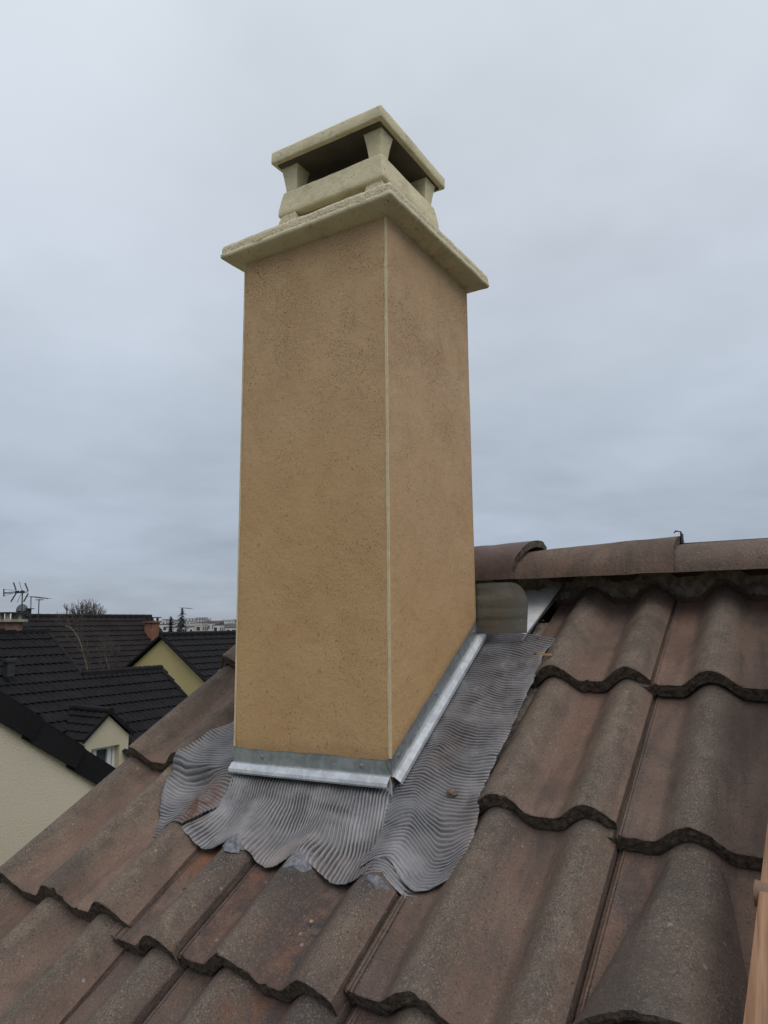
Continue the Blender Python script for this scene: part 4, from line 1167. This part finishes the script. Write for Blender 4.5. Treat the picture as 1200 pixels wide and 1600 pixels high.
# ---- House D, yellow gable
hd = thing('yellow_gable_house', 'yellow gable end with black roof running away behind our tiles', 'house', (-18.3, 20, -6.2))
dx, dy, dzp = -18.31, 15.87, -.10
PD = math.radians(33.5)
q = MB()
for sg in (1, -1):
    upd = np.array([-sg * math.cos(PD), 0, math.sin(PD)]); al = np.array([0, sg * 1.0, 0])
    org = (dx, dy - .12, dzp) if sg > 0 else (dx, dy + 11.9, dzp)
    slope_sheet(q, org, al, upd, 13, .30, .34, lambda r: (0, 12.0), amp=.03, thick=.035, per=4)
o = q.build('roof_tiles', DARKTILE, hd); o['kind'] = 'stuff'
q = MB(); hwD = 3.6
q.poly_prism([(dx, dy, dzp - .09), (dx + hwD, dy, dzp - .09 - hwD * math.tan(PD)), (dx + hwD, dy, -6.2), (dx - hwD, dy, -6.2), (dx - hwD, dy, dzp - .09 - hwD * math.tan(PD))], (0, 11.7, 0)); q.build('gable_wall', YELLOW, hd, recalc=True)
capline(hd, (dx, dy - .14, dzp + .02), (dx, dy + 11.8, dzp + .02), 32, .085, DARKTILE)
for sg in (1, -1): capline(hd, (dx, dy - .12, dzp - .02), (dx + sg * 3.6, dy - .12, dzp - .02 - 3.6 * math.tan(PD)), 10, .05, DARKTILE, 'verge_cap')

# ------------------------------------------------------------------ aerials
def bar(q, a, b, r=.008): q.tube([a, b], r, 5)
def PXD(px, py, d): return CAM_POS + RAY(px, py) * d
# big X-shaped aerial on the chimney of house B: boom runs left-right
d0 = float((np.array([Ux + .1, cb[1] + .4, 0]) - CAM_POS) @ CF)
def aerial_X():
    base = PXD(34, 986, d0); hub = PXD(34, 925, d0)
    t = thing('tv_aerial', 'large aerial with crossed reflector arms on a mast beside the leftmost brick chimney', 'aerial', base)
    q = MB(); bar(q, base + np.array([0, 0, -.15]), PXD(35, 922, d0), .016); q.build('mast', ALU, t)
    q = MB(); bar(q, PXD(6, 927, d0), PXD(43, 925, d0), .012); q.build('boom', ALU, t)
    B = CF * .22
    q = MB()
    for y0_ in (921, 926, 931): bar(q, PXD(6, y0_, d0), PXD(24, 924 + (y0_ - 926) * .35, d0), .005)
    bar(q, PXD(6, 920, d0), PXD(6, 932, d0), .014); q.build('reflector', STEEL, t)
    for (x, y), (x2, y2) in (((25, 922), (21, 910)), ((25, 927), (17, 940)), ((44, 924), (39, 911)), ((44, 927), (37, 940))):
        q = MB(); bar(q, PXD(x, y, d0), PXD(x2, y2, d0), .017); q.build('element', ALU, t)
    for (x, y), (x2, y2) in (((34, 922), (30, 909)), ((33, 928), (27, 941))):
        q = MB(); bar(q, PXD(x, y, d0), PXD(x2, y2, d0), .006); q.build('element', ALU, t)
    for x in (27, 35):
        q = MB(); q.box(PXD(x, 925, d0), (.07, .07, .06)); q.build('junction_box', STEEL, t)
aerial_X()
def yagi(base, top, tip, n, label, el=.16, r=.01):
    t = thing('tv_aerial', label, 'aerial', base)
    q = MB(); bar(q, base, top, r); q.build('mast', ALU, t)
    q = MB(); bar(q, top, tip, r * .8); q.build('boom', ALU, t)
    q = MB()
    for i in range(n):
        c = np.asarray(top) + (np.asarray(tip) - np.asarray(top)) * (i + .2) / n
        dr_ = np.array([.6, .8, 0]); bar(q, c - dr_ * el, c + dr_ * el, .004)
    q.build('elements', ALU, t)
dC = float((np.array([CX, CY0 + .3, 0]) - CAM_POS) @ CF)
yagi(PXD(48, 964, dC), PXD(48.5, 932, dC), PXD(75, 935.5, dC), 9, 'thin aerial on a long boom standing on the long roof right of the leftmost aerial', .2, .018)
yagi(PXD(60, 964, dC), PXD(61, 938, dC), PXD(62.5, 936, dC), 4, 'short upright aerial on the long roof, right of the thin boom aerial', .14, .02)
dD = float((np.array([dx, dy + 2, 0]) - CAM_POS) @ CF)
yagi(PXD(284, 992, dD + .5), PXD(284, 949.5, dD + .5), PXD(299, 951, dD + .5), 7, 'small aerial above the dark roof beside the yellow gable', .12, .012)
# pot and cowl at the left end of the long roof
t = thing('rooftop_chimney', 'dark round-capped chimney behind the large aerial on the long roof', 'chimney', PXD(36, 968, dC - 1))
dq = dC - 1
q = MB(); c = PXD(36, 966, dq); q.box(c, (.34, .34, .6)); q.build('stack', STEEL, t)
q = MB()
L = []
for i in range(7):
    a = math.pi * .5 * i / 6; rr_ = .20 * math.cos(a) + .005
    L.append([PXD(34.5, 955, dq) + np.array([rr_ * math.cos(b_), rr_ * math.sin(b_),   .26 * math.sin(a)]) for b_ in np.arange(12) * math.pi / 6])
q.grid(np.swapaxes(np.array(L), 0, 1), closed_u=True); q.build('dome_cap', ALU, t)
q = MB(); q.box(PXD(42.5, 957, dq), (.22, .18, .28)); q.build('cowl_box', STEEL, t)
q = MB(); q.box(PXD(46, 951, dq), (.26, .22, .025)); q.build('cowl_plate', STEEL, t)

# ------------------------------------------------------------------ bare trees
def branchy(q, p, d, L, r, depth, rr, up=.12, spread=.5, mi=0, nseg=3):
    pts = [p]; rad = [r]
    for i in range(nseg):
        d = d + np.array([rr.uniform(-1, 1), rr.uniform(-1, 1), rr.uniform(-.3, 1) * .5]) * .13; d[2] += up * .3; d = d / np.linalg.norm(d)
        pts.append(pts[-1] + d * L / nseg); rad.append(r * (1 - .5 * (i + 1) / nseg))
    q.tube(pts, rad, 5 if depth > 1 else 3, smooth=False, mi=mi)
    if depth > 0:
        for j in range(4 if depth > 1 else 5):
            t = rr.uniform(.3, 1); i = min(nseg - 1, int(t * nseg)); b = pts[i] + (pts[i + 1] - pts[i]) * (t * nseg - i)
            dd = d + np.array([rr.uniform(-1, 1), rr.uniform(-1, 1), rr.uniform(-.2, .8)]) * spread * 1.3; dd /= np.linalg.norm(dd)
            branchy(q, b, dd, L * rr.uniform(.5, .72), max(.006, r * .5), depth - 1, rr, up, spread, mi)
def bare_tree(base, height, label, seed, crown_r, mat, trunk=.3, twig_r=.03, group=None):
    rr = random.Random(seed); base = np.asarray(base, float)
    t = thing('bare_tree', label, 'tree', base, group)
    q = MB(); q.tube([base, base + np.array([.05, 0, height * .25]), base + np.array([0, .1, height * .5])], [trunk * .5, trunk * .4, trunk * .3], 8); q.build('trunk', mat, t)
    q = MB()
    c0 = base + np.array([0, 0, height - crown_r * 2.2]); nb = 120
    for i in range(nb):
        a = i * 2.399963; el_ = math.asin(min(1, (i + .5) / nb)) ; el_ = max(.12, el_)
        d = np.array([math.cos(a) * math.cos(el_), math.sin(a) * math.cos(el_), math.sin(el_)])
        Lr = crown_r * rr.uniform(.72, .90) * (1 + .25 * math.sin(el_)); tip = base + np.array([0, 0, height - crown_r * 1.2]) + d * Lr
        dd = tip - c0; L = np.linalg.norm(dd)
        mid_ = c0 + dd * .5 + np.array([rr.uniform(-1, 1), rr.uniform(-1, 1), 0]) * .12
        q.tube([c0, mid_, c0 + dd * .86, tip], [.10, .06, .035, .018], 4, smooth=False)
        for j in range(9):
            t_ = rr.uniform(.45, .95); p0 = c0 + dd * t_; d2 = dd / L * .9 + np.array([rr.uniform(-1, 1), rr.uniform(-1, 1), rr.uniform(-.2, .6)]) * .65; d2 /= np.linalg.norm(d2)
            l2 = crown_r * rr.uniform(.16, .34); p1 = p0 + d2 * l2; q.tube([p0, p1], [.022, .012], 3, smooth=False)
            for jj in range(2):
                d3 = d2 + np.array([rr.uniform(-1, 1), rr.uniform(-1, 1), rr.uniform(-.3, .6)]) * .6; d3 /= np.linalg.norm(d3); q.tube([p0 + d2 * l2 * .5, p0 + d2 * l2 * .5 + d3 * l2 * .6], [.015, .009], 3, smooth=False)
    o = q.build('crown', mat, t)
dT = 95.; bT = PXD(135, 972, dT); bT[2] = -6.2
topz = PXD(135, 932, dT)[2]
bare_tree(bT, topz + 6.2, 'rounded bare tree showing above the long dark brown roof', 5, 2.9, TWIG, .4, .010)
# thin pale saplings between the houses
def sapling(pts_px, d, mat, label, seed, r=.03):
    rr = random.Random(seed)
    pts = [PXD(x, y, d) for x, y in pts_px]; b = pts[0].copy(); b[2] = -6.2
    b[0] += .3
    t = thing('sapling', label, 'tree', b)
    q = MB(); n = len(pts); q.tube([b] + pts, [r * 1.5] + [r * (1 - .6 * i / n) for i in range(n)], 6); q.build('stem', mat, t)
    q = MB()
    for i in range(1, n):
        for j in range(2):
            dd = pts[i] - pts[i - 1]; dd = dd / np.linalg.norm(dd) + np.array([rr.uniform(-1, 1), rr.uniform(-1, 1), rr.uniform(0, 1)]) * .7; dd /= np.linalg.norm(dd)
            branchy(q, pts[i - 1], dd, .45, r * .45, 2, rr, nseg=3)
    q.build('twigs', TWIG, t)
sapling([(139, 1062), (136, 1042), (130, 1020), (124, 1000), (117, 988), (110, 981), (103, 977)], 20.5, PALETWIG, 'leaning pale sapling bending left in front of the long brown roof', 3, .022)
sapling([(172, 1062), (170, 1045), (166, 1030), (163, 1022)], 20.5, PALETWIG, 'short pale twig tree above the stepped roof, left of a forked pair', 4, .022)
sapling([(175, 1062), (176, 1045), (180, 1030), (183, 1020)], 20.8, PALETWIG, 'short pale twig tree leaning right above the stepped roof', 5, .022)
def shrub(px, d, z_top, label, seed, n=14, w=1.0):
    rr = random.Random(seed); b = PXD(px, 1000, d); b[2] = -6.2
    t = thing('bare_shrub', label, 'shrub', b); q = MB()
    H = z_top + 6.2
    for i in range(n):
        dd = np.array([rr.uniform(-1, 1) * .25 * w, rr.uniform(-1, 1) * .25 * w, 1]); dd /= np.linalg.norm(dd)
        branchy(q, b + np.array([rr.uniform(-1, 1) * .3, rr.uniform(-1, 1) * .3, H * .45]), dd, H * rr.uniform(.20, .27), .022, 3, rr, nseg=3, spread=.4)
    q.tube([b, b + np.array([0, 0, H * .5])], [.08, .04], 6); q.build('branches', TWIG, t)
shrub(112, 23.0, -2.0, 'brown bare shrub in the dip between the stepped roof and the long roof', 8, 12, 1.2)
shrub(175, 24.0, -1.9, 'bare shrub left of the yellow gable, before the long brown roof', 9, 12, 1.2)
shrub(197, 24.5, -2.0, 'bare shrub touching the left slope of the yellow gable', 10, 9, 1.0)

# conifer in the far town
def conifer(base, h, w, label, seed):
    rr = random.Random(seed); t = thing('conifer', label, 'tree', base); base = np.asarray(base, float)
    q = MB(); q.tube([base, base + np.array([0, 0, h])], [.16, .02], 6); q.build('trunk', TWIG, t)
    q = MB()
    for i in range(900):
        f = rr.random() ** .7; z = h * (1 - f); rad = w * (f ** .8) * (.55 + .45 * ((f * 9) % 1)) * rr.uniform(.2, 1); a = rr.uniform(0, 2 * math.pi)
        c = base + np.array([rad * math.cos(a), rad * math.sin(a), z]); s = .16 + .18 * rr.random()
        u = np.array([math.cos(a), math.sin(a), -.35 + rr.uniform(-.3, .4)]) * s * 1.6; v = np.array([-math.sin(a), math.cos(a), rr.uniform(-.4, .4)]) * s * .5
        q.add([c - u * .3 - v, c + u, c - u * .3 + v], [(0, 1, 2)])
    q.build('crown', NEEDLE, t)
bC = PXD(284, 972, 85); bC[2] = -6.2; conifer(bC, PXD(284, 951, 85)[2] + 6.2, 2.3, 'dark ragged conifer rising over the far town', 2)
bC = PXD(267, 972, 95); bC[2] = -6.2; conifer(bC, PXD(267, 963, 95)[2] + 6.2, .8, 'small narrow dark conifer left of the ragged one', 6)

# ------------------------------------------------------------------ far town
TOWNM = [simple('town_wall_%s' % n, c, .9, var=.12, scale=.2) for n, c in (('grey', (.38, .39, .41)), ('warm', (.46, .42, .38)), ('pale', (.58, .57, .55)), ('rose', (.46, .31, .26)))]
TROOF = simple('town_roof', (.10, .085, .085), .9, var=.2, scale=.3)
def block(px, d, w, dep, ytop, mat, label, pitched=False, floors=3):
    c = PXD(px, 972, d); zt_ = PXD(px, ytop, d)[2]; c[2] = -6.2
    t = thing('town_building', label, 'building', c, 'pale buildings of the far town')
    ang = math.radians(rb.uniform(10, 50)); ca, sa = math.cos(ang), math.sin(ang)
    q = MB(); q.box((c[0], c[1], (zt_ - 6.2) / 2), (w, dep, zt_ + 6.2), rot=ang); q.build('wall', mat, t)
    R2 = np.array([[ca, -sa, 0], [sa, ca, 0], [0, 0, 1]])
    if pitched:
        q = MB(); a = w / 2 + .4; b = dep / 2 + .4; hz_ = min(w, dep) * .32
        v = np.array([(-a, -b, 0), (a, -b, 0), (a, b, 0), (-a, b, 0), (-a, 0, hz_), (a, 0, hz_)]) @ R2.T + np.array([c[0], c[1], zt_])
        q.add(v, [(0, 1, 5, 4), (2, 3, 4, 5), (1, 2, 5), (3, 0, 4), (3, 2, 1, 0)]); q.build('roof', TROOF, t)
    else:
        q = MB(); q.box((c[0], c[1], zt_ + .15), (w + .3, dep + .3, .3), rot=ang); q.build('roof', TROOF if rb.random() < .4 else TOWNM[2], t)
    q = MB(); n = max(2, int(w / 2.6)); n2 = max(2, int(dep / 2.6))
    for f in range(floors):
        z = zt_ - 1.5 - f * 2.8
        for i in range(n):
            v = np.array([-w / 2 + (i + .5) * w / n, -dep / 2 - .03, 0]) @ R2.T; q.box((c[0] + v[0], c[1] + v[1], z), (1.2, .10, 1.3), rot=ang)
        for i in range(n2):
            v = np.array([w / 2 + .03, -dep / 2 + (i + .5) * dep / n2, 0]) @ R2.T; q.box((c[0] + v[0], c[1] + v[1], z), (.10, 1.2, 1.3), rot=ang)
    o_ = q.build('windows', GLASSD, t); o_['kind'] = 'stuff'
rb = random.Random(44)
ORD = ['first', 'second', 'third', 'fourth', 'fifth', 'sixth', 'seventh', 'eighth', 'ninth', 'tenth', 'eleventh', 'twelfth', 'thirteenth', 'fourteenth', 'fifteenth', 'sixteenth', 'seventeenth', 'eighteenth', 'nineteenth', 'twentieth', 'twenty-first', 'twenty-second', 'twenty-third', 'twenty-fourth']
spec = [(252, 150, 10, 8, 971, 2, 0), (262, 170, 9, 9, 968, 2, 0), (275, 160, 14, 9, 969, 0, 0), (290, 150, 13, 10, 971, 2, 0), (300, 190, 10, 10, 966, 2, 0), (308, 210, 12, 10, 967, 1, 0),
        (315, 180, 8, 10, 965, 0, 0), (322, 200, 9, 9, 967, 2, 0), (333, 175, 17, 9, 975, 3, 1), (345, 230, 18, 12, 970, 0, 0), (357, 215, 10, 10, 969, 2, 0), (364, 190, 8, 9, 974, 1, 0), (372, 220, 12, 9, 972, 0, 1),
        (268, 120, 8, 8, 977, 1, 0), (282, 110, 7, 7, 980, 2, 0), (303, 115, 9, 8, 976, 1, 0), (317, 118, 7, 7, 974, 2, 0), (256, 118, 8, 8, 976, 2, 0), (350, 125, 5, 8, 979, 3, 0), (336, 120, 6, 8, 977, 2, 0), (362, 108, 4, 6, 980, 2, 1),
        (245, 230, 14, 9, 970, 0, 0), (385, 200, 12, 9, 970, 1, 0), (-20, 200, 16, 9, 972, 1, 1)]
kinds = ['grey flat-roofed', 'warm beige', 'pale white', 'pinkish']
for i, (px, d, w, dep, yt, mi, pit) in enumerate(spec):
    d = d * (3.6 if d > 130 else 2.4)
    near = 'nearer' if d < 320 else 'far'
    rank = sorted([q_[0] for q_ in spec]).index(px)
    if px < 0: lab = 'far beige building with pitched roof at the left edge of the picture'
    else: lab = '%s %s town building%s, %s from the left on the skyline' % (near, kinds[mi], ' with pitched roof' if pit else '', ORD[rank - 1])
    block(px, d, w, dep, yt, TOWNM[mi], lab, bool(pit), 2 if d < 320 else 3)
# far wooded rise on the horizon
q = MB(); n = 240
an = np.linspace(math.radians(-75), math.radians(75), n)
hh = 8.0 + 14 * fbm(an * 9, an * 0, 4, 4) + 8 * fbm(an * 60, an * 0, 6, 3)
R0 = 2300.
yaw0 = math.atan2(CF[0], CF[1])
P = np.array([[(R0 * math.sin(yaw0 + a) * s, R0 * math.cos(yaw0 + a) * s, z) for s, z in ((.97, -6.3), (1.0, h), (1.08, h * .8), (1.15, -6.3))] for a, h in zip(an, hh)])
q.grid(P); tag(q.build('hills', HILLM), kind='structure')
